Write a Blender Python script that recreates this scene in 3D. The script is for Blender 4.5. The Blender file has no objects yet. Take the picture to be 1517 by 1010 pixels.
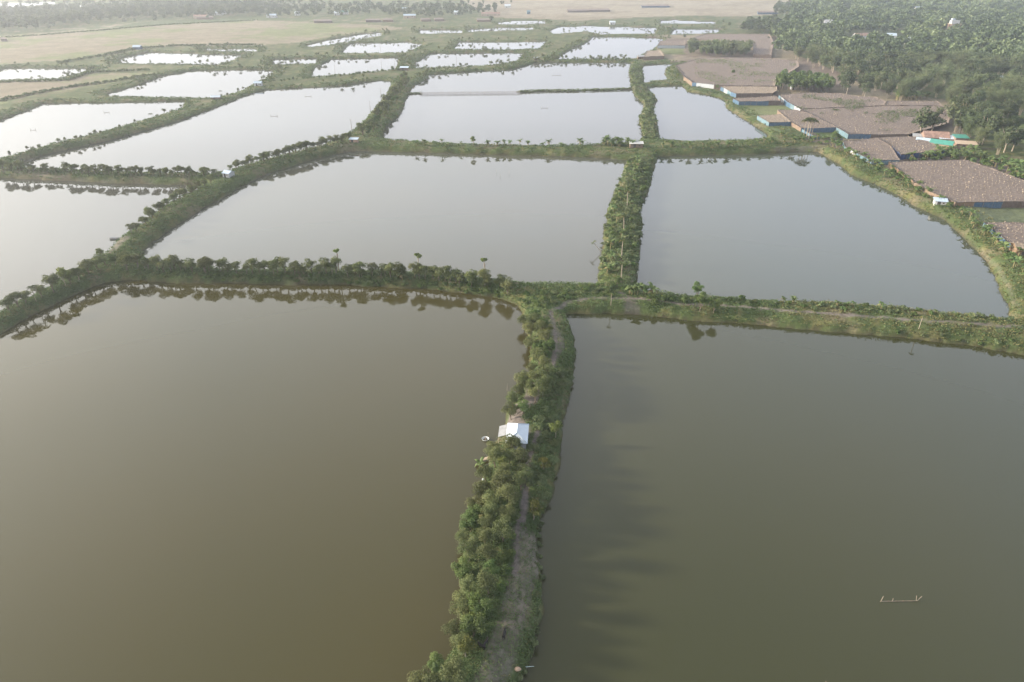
import bpy, math, random
import numpy as np
from mathutils import Vector, Matrix

# ------------------------------------------------------------------ scene, camera, light
sc = bpy.context.scene
COL = sc.collection
CAM_H = 70.0
PITCH = math.radians(29.2)
FPX, CX, CY = 1011.0, 758.5, 505.0        # focal length and centre in units of a 1517 px wide frame

cam_d = bpy.data.cameras.new('camera')
cam_d.sensor_width = 36.0
cam_d.lens = 36.0 * FPX / 1517.0
cam_d.clip_start = 0.5
cam_d.clip_end = 90000.0
cam = bpy.data.objects.new('camera', cam_d)
COL.objects.link(cam)
cam.location = (0, 0, CAM_H)
cam.rotation_euler = (math.pi / 2 - PITCH, 0, 0)
sc.camera = cam

SUN_EL = math.radians(16.0)
SUN_AZ = math.radians(-84.0)              # clockwise from +Y: the sun stands to the left, a touch ahead
world = bpy.data.worlds.new('World')
sc.world = world
world.use_nodes = True
wn = world.node_tree
for n in list(wn.nodes):
    wn.nodes.remove(n)
wo = wn.nodes.new('ShaderNodeOutputWorld')
bg = wn.nodes.new('ShaderNodeBackground')
sky = wn.nodes.new('ShaderNodeTexSky')
sky.sky_type = 'NISHITA'
sky.sun_disc = False
sky.sun_elevation = SUN_EL
sky.sun_rotation = SUN_AZ
sky.air_density = 1.0
sky.dust_density = 6.0
sky.ozone_density = 1.0
hs = wn.nodes.new('ShaderNodeHueSaturation')      # thin high haze takes most of the blue out of the sky
hs.inputs['Saturation'].default_value = 0.35
hz = wn.nodes.new('ShaderNodeMixRGB')             # haze light of the sky: brighter round the sun and low down, darker overhead
hz.inputs[0].default_value = 0.85
wn.links.new(sky.outputs[0], hs.inputs['Color'])
wn.links.new(hs.outputs[0], hz.inputs[1])
SD = (math.sin(SUN_AZ) * math.cos(SUN_EL), math.cos(SUN_AZ) * math.cos(SUN_EL), math.sin(SUN_EL))
tcw = wn.nodes.new('ShaderNodeTexCoord')
dot = wn.nodes.new('ShaderNodeVectorMath'); dot.operation = 'DOT_PRODUCT'; dot.inputs[1].default_value = SD
wn.links.new(tcw.outputs['Generated'], dot.inputs[0])
mr = wn.nodes.new('ShaderNodeMapRange'); mr.inputs[1].default_value = -1; mr.inputs[2].default_value = 1
wn.links.new(dot.outputs['Value'], mr.inputs[0])
rp = wn.nodes.new('ShaderNodeValToRGB')
rp.color_ramp.elements[0].position = 0.0; rp.color_ramp.elements[0].color = (.20, .23, .29, 1)
rp.color_ramp.elements[1].position = 1.0; rp.color_ramp.elements[1].color = (.85, .80, .70, 1)
for p, c in ((.30, (.24, .275, .34, 1)), (.52, (.375, .39, .43, 1)), (.80, (.50, .505, .51, 1))):
    e = rp.color_ramp.elements.new(p); e.color = c
wn.links.new(mr.outputs[0], rp.inputs[0])
sx = wn.nodes.new('ShaderNodeSeparateXYZ'); wn.links.new(tcw.outputs['Generated'], sx.inputs[0])
me_ = wn.nodes.new('ShaderNodeValToRGB')          # by height above the horizon
me_.color_ramp.interpolation = 'EASE'
me_.color_ramp.elements[0].position = 0.0; me_.color_ramp.elements[0].color = (.50, .50, .50, 1)
me_.color_ramp.elements[1].position = 0.90; me_.color_ramp.elements[1].color = (.29, .29, .29, 1)
for p, c in ((.12, .62), (.20, .80), (.33, 1.0), (.52, .92)):
    e = me_.color_ramp.elements.new(p); e.color = (c, c, c, 1)
wn.links.new(sx.outputs['Z'], me_.inputs[0])
ms_ = wn.nodes.new('ShaderNodeMath'); ms_.operation = 'MULTIPLY'; ms_.inputs[1].default_value = 21.0
wn.links.new(me_.outputs[0], ms_.inputs[0]); me_ = ms_
sc_ = wn.nodes.new('ShaderNodeVectorMath'); sc_.operation = 'SCALE'
wn.links.new(rp.outputs[0], sc_.inputs[0]); wn.links.new(me_.outputs[0], sc_.inputs['Scale'])
wn.links.new(sc_.outputs[0], hz.inputs[2])
wn.links.new(hz.outputs[0], bg.inputs[0])
bg.inputs[1].default_value = 0.105
wn.links.new(bg.outputs[0], wo.inputs[0])

sun_d = bpy.data.lights.new('sun', 'SUN')
sun_d.energy = 3.9
sun_d.angle = math.radians(4.0)
sun_d.color = (1.0, 0.88, 0.72)
sun = bpy.data.objects.new('sun', sun_d)
COL.objects.link(sun)
SUN_DIR = Vector((math.sin(SUN_AZ) * math.cos(SUN_EL), math.cos(SUN_AZ) * math.cos(SUN_EL), math.sin(SUN_EL)))
sun.rotation_euler = SUN_DIR.to_track_quat('Z', 'Y').to_euler()

sc.view_settings.view_transform = 'Standard'
sc.view_settings.look = 'None'
sc.view_settings.gamma = 1.0
sc.view_settings.use_curve_mapping = False
sc.view_settings.exposure = 1.45
cy = sc.cycles
cy.use_denoising = True
cy.max_bounces = 6
cy.diffuse_bounces = 2
cy.glossy_bounces = 2
cy.transmission_bounces = 3
cy.volume_bounces = 1
cy.transparent_max_bounces = 6
cy.sample_clamp_indirect = 6.0
cy.use_fast_gi = False

# ------------------------------------------------------------------ helpers
rnd = random.Random(7)
R = np.random.default_rng(11)

def G(px, py, z=0.0):
    """where the sight line through a point of the photograph meets the level z"""
    u = (px - CX) / FPX
    v = (CY - py) / FPX
    d = (u, math.cos(PITCH) + v * math.sin(PITCH), -math.sin(PITCH) + v * math.cos(PITCH))
    t = (z - CAM_H) / d[2]
    return (d[0] * t, d[1] * t)

def Gn(px, py, z=0.0):
    u = (px - CX) / FPX
    v = (CY - py) / FPX
    dy = math.cos(PITCH) + v * math.sin(PITCH)
    dz = -math.sin(PITCH) + v * math.cos(PITCH)
    t = (z - CAM_H) / dz
    return u * t, dy * t

def hash2(ix, iy, seed):
    h = (ix.astype(np.int64) * 374761393 + iy.astype(np.int64) * 668265263 + seed * 974634777) & 0xffffffff
    h = ((h ^ (h >> 13)) * 1274126177) & 0xffffffff
    h = h ^ (h >> 16)
    return (h & 0xffffff) / float(0xffffff)

def vnoise(x, y, scale, seed=0):
    x = np.asarray(x, float) / scale
    y = np.asarray(y, float) / scale
    ix, iy = np.floor(x), np.floor(y)
    fx, fy = x - ix, y - iy
    fx = fx * fx * (3 - 2 * fx)
    fy = fy * fy * (3 - 2 * fy)
    a = hash2(ix, iy, seed); b = hash2(ix + 1, iy, seed)
    c = hash2(ix, iy + 1, seed); d = hash2(ix + 1, iy + 1, seed)
    return (a * (1 - fx) + b * fx) * (1 - fy) + (c * (1 - fx) + d * fx) * fy

def fnoise(x, y, scale, seed=0):
    return (vnoise(x, y, scale, seed) + 0.5 * vnoise(x, y, scale / 2.1, seed + 1) + 0.25 * vnoise(x, y, scale / 4.3, seed + 2)) / 1.75

def seg_dist(X, Y, pts, closed):
    """distance to a polyline, and whether inside when closed"""
    n = len(pts)
    best = np.full(X.shape, 1e9)
    inside = np.zeros(X.shape, bool)
    for i in range(n if closed else n - 1):
        x0, y0 = pts[i]
        x1, y1 = pts[(i + 1) % n]
        dx, dy = x1 - x0, y1 - y0
        L = dx * dx + dy * dy + 1e-9
        t = np.clip(((X - x0) * dx + (Y - y0) * dy) / L, 0, 1)
        d = (X - x0 - t * dx) ** 2 + (Y - y0 - t * dy) ** 2
        np.minimum(best, d, out=best)
        if closed:
            c = ((y0 > Y) != (y1 > Y))
            with np.errstate(divide='ignore', invalid='ignore'):
                xi = x0 + (Y - y0) * dx / (dy if abs(dy) > 1e-9 else 1e-9)
            inside ^= c & (X < xi)
    return np.sqrt(best), inside

def in_poly(X, Y, pts):
    inside = np.zeros(np.shape(X), bool)
    n = len(pts)
    for i in range(n):
        x0, y0 = pts[i]
        x1, y1 = pts[(i + 1) % n]
        c = ((y0 > Y) != (y1 > Y))
        dy = y1 - y0
        xi = x0 + (Y - y0) * (x1 - x0) / (dy if abs(dy) > 1e-9 else 1e-9)
        inside ^= c & (X < xi)
    return inside

def tag(o, label=None, cat=None, group=None, kind=None):
    if label: o['label'] = label
    if cat: o['category'] = cat
    if group: o['group'] = group
    if kind: o['kind'] = kind
    return o

def mesh_np(name, V, F, mats=None, midx=None, smooth=False):
    """V (n,3), F (m,k) all faces with k corners"""
    V = np.asarray(V, np.float32)
    F = np.asarray(F, np.int32)
    me = bpy.data.meshes.new(name)
    k = F.shape[1]
    me.vertices.add(len(V)); me.vertices.foreach_set('co', V.ravel())
    me.loops.add(F.size); me.loops.foreach_set('vertex_index', F.ravel())
    me.polygons.add(len(F))
    me.polygons.foreach_set('loop_start', np.arange(0, F.size, k, dtype=np.int32))
    me.polygons.foreach_set('loop_total', np.full(len(F), k, np.int32))
    for m in (mats or []):
        me.materials.append(m)
    if midx is not None:
        me.polygons.foreach_set('material_index', np.asarray(midx, np.int32))
    me.polygons.foreach_set('use_smooth', np.full(len(F), smooth, bool))
    me.update(calc_edges=True)
    return me

def face_attr(me, name, vals):
    a = me.attributes.new(name, 'FLOAT', 'FACE')
    a.data.foreach_set('value', np.asarray(vals, np.float32))

def point_col(me, name, cols):
    a = me.attributes.new(name, 'FLOAT_COLOR', 'POINT')
    c = np.ones((len(cols), 4), np.float32); c[:, :3] = cols
    a.data.foreach_set('color', c.ravel())

def link(name, me, parent=None, loc=None):
    o = bpy.data.objects.new(name, me)
    COL.objects.link(o)
    if parent is not None: o.parent = parent
    if loc is not None: o.location = loc
    return o

class MB:
    """collects boxes, tubes and loose faces into one mesh"""
    def __init__(s): s.v = []; s.f = []
    def quad(s, pts):
        b = len(s.v); s.v += [tuple(p) for p in pts]; s.f.append(tuple(range(b, b + len(pts)))); return s
    def box(s, c, size, rz=0.0, rx=0.0, ry=0.0):
        m = Matrix.Rotation(rz, 3, 'Z') @ Matrix.Rotation(ry, 3, 'Y') @ Matrix.Rotation(rx, 3, 'X')
        b = len(s.v)
        for sx in (-.5, .5):
            for sy in (-.5, .5):
                for sz in (-.5, .5):
                    p = m @ Vector((sx * size[0], sy * size[1], sz * size[2]))
                    s.v.append((p.x + c[0], p.y + c[1], p.z + c[2]))
        for q in ((0, 1, 3, 2), (4, 6, 7, 5), (0, 4, 5, 1), (2, 3, 7, 6), (0, 2, 6, 4), (1, 5, 7, 3)):
            s.f.append(tuple(b + i for i in q))
        return s
    def tube(s, pts, rads, n=6, cap=True):
        rings = []
        for i, p in enumerate(pts):
            p = Vector(p)
            a = Vector(pts[max(i - 1, 0)]); c = Vector(pts[min(i + 1, len(pts) - 1)])
            d = (c - a); d = d.normalized() if d.length > 1e-9 else Vector((0, 0, 1))
            up = Vector((0, 0, 1)) if abs(d.z) < 0.9 else Vector((1, 0, 0))
            x = d.cross(up).normalized(); y = d.cross(x)
            r = rads[i] if hasattr(rads, '__len__') else rads
            b = len(s.v)
            for k in range(n):
                an = 2 * math.pi * k / n
                q = p + x * (math.cos(an) * r) + y * (math.sin(an) * r)
                s.v.append(tuple(q))
            rings.append(b)
        for i in range(len(rings) - 1):
            a, b = rings[i], rings[i + 1]
            for k in range(n):
                k2 = (k + 1) % n
                s.f.append((a + k, a + k2, b + k2, b + k))
        if cap:
            s.f.append(tuple(rings[0] + k for k in range(n))[::-1])
            s.f.append(tuple(rings[-1] + k for k in range(n)))
        return s
    def me(s, name, mat, smooth=False):
        me = bpy.data.meshes.new(name)
        me.from_pydata(s.v, [], s.f)
        me.materials.append(mat)
        if smooth: me.polygons.foreach_set('use_smooth', np.full(len(me.polygons), True))
        me.update()
        return me
    def build(s, name, mat, parent=None, smooth=False, loc=None):
        return link(name, s.me(name, mat, smooth), parent, loc)

# ------------------------------------------------------------------ materials
def new_mat(name):
    m = bpy.data.materials.new(name); m.use_nodes = True
    nt = m.node_tree; b = nt.nodes['Principled BSDF']
    return m, nt, b

def plain(name, col, rough=0.8, var=0.15, scale=2.0, metal=0.0, bump=0.0, spec=0.3):
    m, nt, b = new_mat(name)
    tc = nt.nodes.new('ShaderNodeTexCoord')
    no = nt.nodes.new('ShaderNodeTexNoise'); no.inputs['Scale'].default_value = scale; no.inputs['Detail'].default_value = 5
    nt.links.new(tc.outputs['Object'], no.inputs['Vector'])
    ra = nt.nodes.new('ShaderNodeMapRange')
    ra.inputs[1].default_value = 0.3; ra.inputs[2].default_value = 0.7
    ra.inputs[3].default_value = 1 - var; ra.inputs[4].default_value = 1 + var
    nt.links.new(no.outputs['Fac'], ra.inputs[0])
    mx = nt.nodes.new('ShaderNodeVectorMath'); mx.operation = 'SCALE'
    mx.inputs[0].default_value = col[:3]
    nt.links.new(ra.outputs[0], mx.inputs['Scale'])
    nt.links.new(mx.outputs[0], b.inputs['Base Color'])
    b.inputs['Roughness'].default_value = rough
    b.inputs['Metallic'].default_value = metal
    b.inputs['Specular IOR Level'].default_value = spec
    if bump:
        bu = nt.nodes.new('ShaderNodeBump'); bu.inputs['Strength'].default_value = bump; bu.inputs['Distance'].default_value = 0.05
        nt.links.new(no.outputs['Fac'], bu.inputs['Height']); nt.links.new(bu.outputs[0], b.inputs['Normal'])
    return m

def leaf_mat(name, ca, cb, cc=None, transl=0.25, objvar=0.25):
    """leaves: colour runs from ca to cb by a per-leaf value, shifted a little per plant"""
    m, nt, b = new_mat(name)
    nt.nodes.remove(b)
    out = nt.nodes['Material Output']
    at = nt.nodes.new('ShaderNodeAttribute'); at.attribute_name = 'tint'
    cr = nt.nodes.new('ShaderNodeValToRGB')
    cr.color_ramp.elements[0].color = (*ca, 1); cr.color_ramp.elements[1].color = (*cb, 1)
    cr.color_ramp.elements[0].position = 0.0
    cr.color_ramp.elements[1].position = 0.85
    if cc:
        e = cr.color_ramp.elements.new(0.97); e.color = (*cc, 1)
    nt.links.new(at.outputs['Fac'], cr.inputs[0])
    oi = nt.nodes.new('ShaderNodeObjectInfo')
    ra = nt.nodes.new('ShaderNodeMapRange'); ra.inputs[3].default_value = 1 - objvar; ra.inputs[4].default_value = 1 + objvar
    nt.links.new(oi.outputs['Random'], ra.inputs[0])
    hsn = nt.nodes.new('ShaderNodeHueSaturation')
    ra2 = nt.nodes.new('ShaderNodeMapRange'); ra2.inputs[3].default_value = 0.485; ra2.inputs[4].default_value = 0.515
    mul = nt.nodes.new('ShaderNodeMath'); mul.operation = 'MULTIPLY'; mul.inputs[1].default_value = 7.31
    fr = nt.nodes.new('ShaderNodeMath'); fr.operation = 'FRACT'
    nt.links.new(oi.outputs['Random'], mul.inputs[0]); nt.links.new(mul.outputs[0], fr.inputs[0])
    nt.links.new(fr.outputs[0], ra2.inputs[0]); nt.links.new(ra2.outputs[0], hsn.inputs['Hue'])
    nt.links.new(ra.outputs[0], hsn.inputs['Value']); nt.links.new(cr.outputs[0], hsn.inputs['Color'])
    df = nt.nodes.new('ShaderNodeBsdfDiffuse'); tr = nt.nodes.new('ShaderNodeBsdfTranslucent')
    gl = nt.nodes.new('ShaderNodeBsdfGlossy'); gl.inputs['Roughness'].default_value = 0.6
    gl.inputs['Color'].default_value = (1, 1, 1, 1)
    mi = nt.nodes.new('ShaderNodeMixShader'); mi.inputs[0].default_value = transl
    m2 = nt.nodes.new('ShaderNodeMixShader'); m2.inputs[0].default_value = 0.012
    nt.links.new(hsn.outputs[0], df.inputs[0]); nt.links.new(hsn.outputs[0], tr.inputs[0])
    nt.links.new(df.outputs[0], mi.inputs[1]); nt.links.new(tr.outputs[0], mi.inputs[2])
    nt.links.new(mi.outputs[0], m2.inputs[1]); nt.links.new(gl.outputs[0], m2.inputs[2])
    nt.links.new(m2.outputs[0], out.inputs['Surface'])
    return m

# ground: land-use colours are carried by the mesh, the nodes add grain and relief
m_ground, nt, b = new_mat('ground')
at = nt.nodes.new('ShaderNodeAttribute'); at.attribute_name = 'land'
ge = nt.nodes.new('ShaderNodeNewGeometry')
n1 = nt.nodes.new('ShaderNodeTexNoise'); n1.inputs['Scale'].default_value = 1.3; n1.inputs['Detail'].default_value = 10; n1.inputs['Roughness'].default_value = 0.8
n2 = nt.nodes.new('ShaderNodeTexNoise'); n2.inputs['Scale'].default_value = 0.06; n2.inputs['Detail'].default_value = 6
nt.links.new(ge.outputs['Position'], n1.inputs['Vector']); nt.links.new(ge.outputs['Position'], n2.inputs['Vector'])
r1 = nt.nodes.new('ShaderNodeMapRange'); r1.inputs[1].default_value = .3; r1.inputs[2].default_value = .7; r1.inputs[3].default_value = .5; r1.inputs[4].default_value = 1.5
r2 = nt.nodes.new('ShaderNodeMapRange'); r2.inputs[1].default_value = .3; r2.inputs[2].default_value = .7; r2.inputs[3].default_value = .85; r2.inputs[4].default_value = 1.15
mm = nt.nodes.new('ShaderNodeMath'); mm.operation = 'MULTIPLY'
nt.links.new(n1.outputs['Fac'], r1.inputs[0]); nt.links.new(n2.outputs['Fac'], r2.inputs[0])
nt.links.new(r1.outputs[0], mm.inputs[0]); nt.links.new(r2.outputs[0], mm.inputs[1])
vm = nt.nodes.new('ShaderNodeVectorMath'); vm.operation = 'SCALE'
nt.links.new(at.outputs['Color'], vm.inputs[0]); nt.links.new(mm.outputs[0], vm.inputs['Scale'])
nt.links.new(vm.outputs[0], b.inputs['Base Color'])
b.inputs['Roughness'].default_value = 0.95; b.inputs['Specular IOR Level'].default_value = 0.1
bu = nt.nodes.new('ShaderNodeBump'); bu.inputs['Strength'].default_value = 0.6; bu.inputs['Distance'].default_value = 0.25
nt.links.new(n1.outputs['Fac'], bu.inputs['Height']); nt.links.new(bu.outputs[0], b.inputs['Normal'])

def water_mat(name, col, rough=0.02):
    m, nt, b = new_mat(name)
    ge = nt.nodes.new('ShaderNodeNewGeometry')
    n0 = nt.nodes.new('ShaderNodeTexNoise'); n0.inputs['Scale'].default_value = 0.02; n0.inputs['Detail'].default_value = 4
    nt.links.new(ge.outputs['Position'], n0.inputs['Vector'])
    cr = nt.nodes.new('ShaderNodeMixRGB'); cr.blend_type = 'MIX'
    cr.inputs[1].default_value = (col[0] * 1.04, col[1] * 1.01, col[2] * .96, 1)
    cr.inputs[2].default_value = (col[0] * .96, col[1] * .99, col[2] * 1.02, 1)
    rr = nt.nodes.new('ShaderNodeMapRange'); rr.inputs[1].default_value = .35; rr.inputs[2].default_value = .65
    nt.links.new(n0.outputs['Fac'], rr.inputs[0]); nt.links.new(rr.outputs[0], cr.inputs[0])
    nt.links.new(cr.outputs[0], b.inputs['Base Color'])
    b.inputs['Roughness'].default_value = rough
    b.inputs['IOR'].default_value = 1.333
    b.inputs['Specular IOR Level'].default_value = 0.5
    n1 = nt.nodes.new('ShaderNodeTexNoise'); n1.inputs['Scale'].default_value = 2.2; n1.inputs['Detail'].default_value = 3
    mp = nt.nodes.new('ShaderNodeMapping'); mp.inputs['Scale'].default_value = (0.5, 1.0, 1.0)
    nt.links.new(ge.outputs['Position'], mp.inputs['Vector']); nt.links.new(mp.outputs[0], n1.inputs['Vector'])
    n2 = nt.nodes.new('ShaderNodeTexNoise'); n2.inputs['Scale'].default_value = 0.05; n2.inputs['Detail'].default_value = 2
    nt.links.new(ge.outputs['Position'], n2.inputs['Vector'])
    r3 = nt.nodes.new('ShaderNodeMapRange'); r3.inputs[1].default_value = .4; r3.inputs[2].default_value = .7; r3.inputs[3].default_value = .012; r3.inputs[4].default_value = .05
    nt.links.new(n2.outputs['Fac'], r3.inputs[0])
    bu = nt.nodes.new('ShaderNodeBump'); bu.inputs['Distance'].default_value = 0.05
    nt.links.new(r3.outputs[0], bu.inputs['Strength'])
    nt.links.new(n1.outputs['Fac'], bu.inputs['Height']); nt.links.new(bu.outputs[0], b.inputs['Normal'])
    return m

# ------------------------------------------------------------------ pond outlines
# points are traced at the waterline (x, y), or on the bank crest that hides it (x, y, 1)
PONDS = {
 'front_left': [(0,494),(72,456),(115,435),(155,418),(195,414),(258,418),(330,419),(400,420.5),(509,423),(630,428),(687,434),(730,440),(762,449),(771,459),(774,485),(781,505),(784,528),(783,550),(770,576),(757,604),(752,630),(735,655),(722,690),(716,714),(710,745),(704,766),(696,783),(690,801),(678,840),(681,855),(676,884),(683,914),(679,940),(668,965),(650,990),(630,1015),(608,1050),(570,1150),(500,1400),(-1800,1400),(-900,700),(-300,590)],
 'front_right': [(837,464.5),(903,464),(946,467),(1057,476),(1150,482.5),(1260,492),(1438,511.5),(1515,524),(1700,547),(2100,620),(3200,1400),(690,1400),(720,1090),(745,1050),(770,1010),(784,986),(795,954),(799,914),(802,868),(800,801),(804,769),(815,737),(824,700),(826,677),(829,658),(838,611),(850,570),(855,534),(850,508),(842,485)],
 'middle_left': [(211,372),(244,345),(287,317),(316,300),(359,277),(400,256),(457,237.5),(515,224.5),(543,223),(630,226),(716,228.5),(800,231),(842,232),(903,234.6),(931,237),(920,263),(910,284),(902,309),(896,340),(890,380),(885,418,1),(790,418,1),(724,411,1),(650,403,1),(578,398,1),(460,398,1),(339,398,1),(225,386,1)],
 'middle_right': [(972,231),(1026,230),(1117,228.6),(1181,224.8),(1213,225),(1235,239),(1260,257),(1317,281.6),(1359,306.6),(1395,322),(1424,351),(1459,386),(1474,412),(1491,452),(1497,471,1),(1438,465,1),(1366,458,1),(1317,453,1),(1242,448,1),(1170,446,1),(1072,439,1),(1026,437,1),(946,429,1),(945,409),(948,364),(951,303),(962,278),(968.6,250.6)],
 'net': [(567,205),(573,188),(588,175),(600,155),(603,143),(608,135),(614,127),(633,119),(636,110.5),(693,106.5),(760,102.7),(785,96),(793,93),(850,92.6),(935,92.3),(931.6,108),(935,128),(940,141),(953,155),(946.6,178),(953,200),(945,209,1),(860,213.7,1),(810,215,1),(760,214,1),(680,211.7,1),(580,206.7,1)],
 'east': [(958,129),(1010,126.5),(1018,135),(1040,139),(1056,142),(1076,149),(1076,160.6),(1106,178),(1136,198),(1140,205,1),(1010,209,1),(978,205,1),(976,188),(968,160),(973,150),(968,138)],
 'small_east': [(955,96.5),(985,94.4),(1008,94.7),(1000,97),(987,100),(984,105),(988,118),(955,120,1),(953,113),(952,100)],
 'north_east': [(880,54.5),(935,55),(978,56.6),(983,59),(968,72.6),(950,81),(940,85,1),(820,86.4,1),(843,75),(873,61)],
 'round_shrubs': [(830,39),(870,38.5),(910,39),(973,41.3),(970,48.5,1),(890,49.6,1),(870,45,1),(822,49,1),(814,46)],
 'far_a': [(1000,42.6),(1070,43),(1060,47.6,1),(993,50,1)],
 'far_b': [(980,30.5),(1000,29.6),(1060,32.5),(1060,34.5,1),(978,34,1)],
 'far_c': [(762,30.6),(807,30.4),(807,34,1),(740,35.5,1),(738,33.5)],
 'far_d': [(735,41),(790,40),(790,43,1),(693,46,1),(693,44)],
 'far_e': [(681,62.6),(740,62),(810,61.4),(798,70.5,1),(760,72.6,1),(672,71.4,1)],
 'far_f': [(640,79),(700,78.4),(760,77.7),(777,79),(768,86,1),(760,90,1),(726,94.7,1),(668,97.7,1),(615,99,1),(616,92.7)],
 'far_g': [(522,64),(605,62.6),(628,66),(616,71),(600,76.4,1),(507,77.7,1),(512,70)],
 'far_h': [(493,87.7),(540,86),(591,85),(588,97.7),(584,101.5,1),(520,107.7,1),(460,112,1),(468,100)],
 'far_i': [(455,67),(488,59),(535,50.5),(565,48),(566,51,1),(530,57.6,1),(493,65,1),(458,69,1)],
 'far_j': [(405,87.7),(472,86.4),(468,92.4,1),(405,94.4,1)],
 'north_west': [(160,139),(213,124),(238,113),(270,107.7),(288,104),(380,103),(408,104.4),(396,112,1),(371,124,1),(351,132.8,1),(323,143,.8),(300,145,.4),(240,144.4,.4),(165,142.4,.4)],
 'west': [(65,153),(150,152),(245,150),(276,149.6),(268,156.6,1),(218,173,1),(150,193,1),(62,215.4,1),(0,233,1),(-160,278,1),(-420,330,1),(-420,280),(-200,225),(0,179),(30,168),(50,160)],
 'long_west': [(32,238.5),(75,227),(163,208),(225,190.5),(276,175.5),(326,157),(361,143),(380,136.5),(395,133),(450,130),(505,127.5),(565,119),(580,120),(573,135,1),(550,163,1),(520,193,1),(507,201,1),(473,215,1),(380,238,1),(336,252,1),(316,256,1),(143,252,1),(40,248,1)],
 'left': [(-700,262),(0,262.5),(144,270),(230,273),(304,275),(285,284,1),(244,302,1),(201,336,1),(172,353,1),(160,366,1),(150,374,1),(115,394,1),(66,425,1),(6,457,1),(-60,492,1),(-330,640,1),(-900,700,1)],
 'far_west_a': [(-140,106),(0,103.6),(15,100.7),(90,101),(145,101.5),(113,107.7,1),(85,114.7,1),(0,116.5,1),(-140,119,1)],
 'far_west_b': [(175,87.7),(218,77.5),(288,79),(361,81.4),(355,86),(321,94.3,1),(225,93,1),(176,92,1)],
 'far_west_c': [(300,71.6),(380,71.8),(380,75,1),(310,74,1)],
 'far_k': [(622,44.5),(685,44),(685,48,1),(622,48.5,1)],
 'far_l': [(-60,5.5),(80,2.5),(82,5,1),(30,9,1),(-60,13,1)],
 'far_m': [(70,8.2),(130,7.4),(128,9.2,1),(70,10.2,1)],
}
CREST = 1.7
def pond_world(pts):
    out = []
    for p in pts:
        if len(p) == 2:
            out.append(G(p[0], p[1], 0.0))
        else:
            x, y = G(p[0], p[1], p[2] if p[2] != 1 else CREST if p[1] > 125 else 0.8)
            r = math.hypot(x, y); k = (r + (1.4 if r < 330 else 0.2 if p[1] > 125 else -3.5)) / r
            out.append((x * k, y * k))
    return out
PW = {k: pond_world(v) for k, v in PONDS.items()}

def pond_sd(X, Y):
    """signed distance to the nearest pond: positive on land"""
    X = np.asarray(X, float); Y = np.asarray(Y, float)
    sd = np.full(X.shape, 60.0)
    for pts in PW.values():
        xs = [p[0] for p in pts]; ys = [p[1] for p in pts]
        m = (X > min(xs) - 25) & (X < max(xs) + 25) & (Y > min(ys) - 25) & (Y < max(ys) + 25)
        if not m.any(): continue
        d, ins = seg_dist(X[m], Y[m], pts, True)
        d = np.where(ins, -d, d)
        sd[m] = np.minimum(sd[m], d)
    return sd

# low spits and net bunds inside the ponds: (pixel polyline, half width m, height m)
SPITS = [([(768,136.5),(800,135),(850,134.5),(900,133.2),(936,132)], 2.3, 0.75),
         ([(604,140),(612,138.5),(624,138.5)], 1.3, 0.5)]
SPITW = [([G(*p) for p in pl], w, h) for pl, w, h in SPITS]

def land_h(X, Y, sd=None):
    X = np.asarray(X, float); Y = np.asarray(Y, float)
    if sd is None: sd = pond_sd(X, Y)
    far = np.clip(np.hypot(X, Y) / 400.0, 0.3, 2.0)
    sdn = sd + (fnoise(X, Y, 3.0, 5) - .5) * 1.3 + (vnoise(X, Y, 14, 9) - .5) * 1.2
    up = 2.15 * (1 - np.exp(-np.clip(sdn, 0, 60) * 0.75)) + (fnoise(X, Y, 2.2, 21) - .5) * 0.5 * np.clip(sdn / 2, 0, 1)
    up = up * (1 - .5 * np.clip((np.hypot(X, Y) - 330) / 100, 0, 1))          # the far dykes are lower
    dn = np.maximum(0.55 * sdn, -1.3)
    z = np.where(sdn > 0, up, dn)
    z = z - 0.8 * np.clip((sd - 9) / 12, 0, 1) * (1 - .8 * np.clip((np.hypot(X, Y) - 330) / 100, 0, 1))
    for pl, w, h in SPITW:
        xs = [p[0] for p in pl]; ys = [p[1] for p in pl]
        m = (X > min(xs) - 8) & (X < max(xs) + 8) & (Y > min(ys) - 8) & (Y < max(ys) + 8)
        if m.any():
            d, _ = seg_dist(X[m], Y[m], pl, False)
            z[m] = np.maximum(z[m], h - (d / w) ** 2 * h * 1.2 - .02)
    return z
def hit(px, py):
    """where the sight line through a photo point first meets the land or water"""
    zs = np.linspace(2.7, -.05, 34)
    xs, ys = Gn(np.full(34, float(px)), np.full(34, float(py)), zs)
    h = np.maximum(land_h(xs, ys), 0.0)
    i = int(np.argmax(h >= zs))
    return (float(xs[i]), float(ys[i]))
def hz1(x, y):
    return float(land_h(np.array([x]), np.array([y]))[0])
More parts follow.
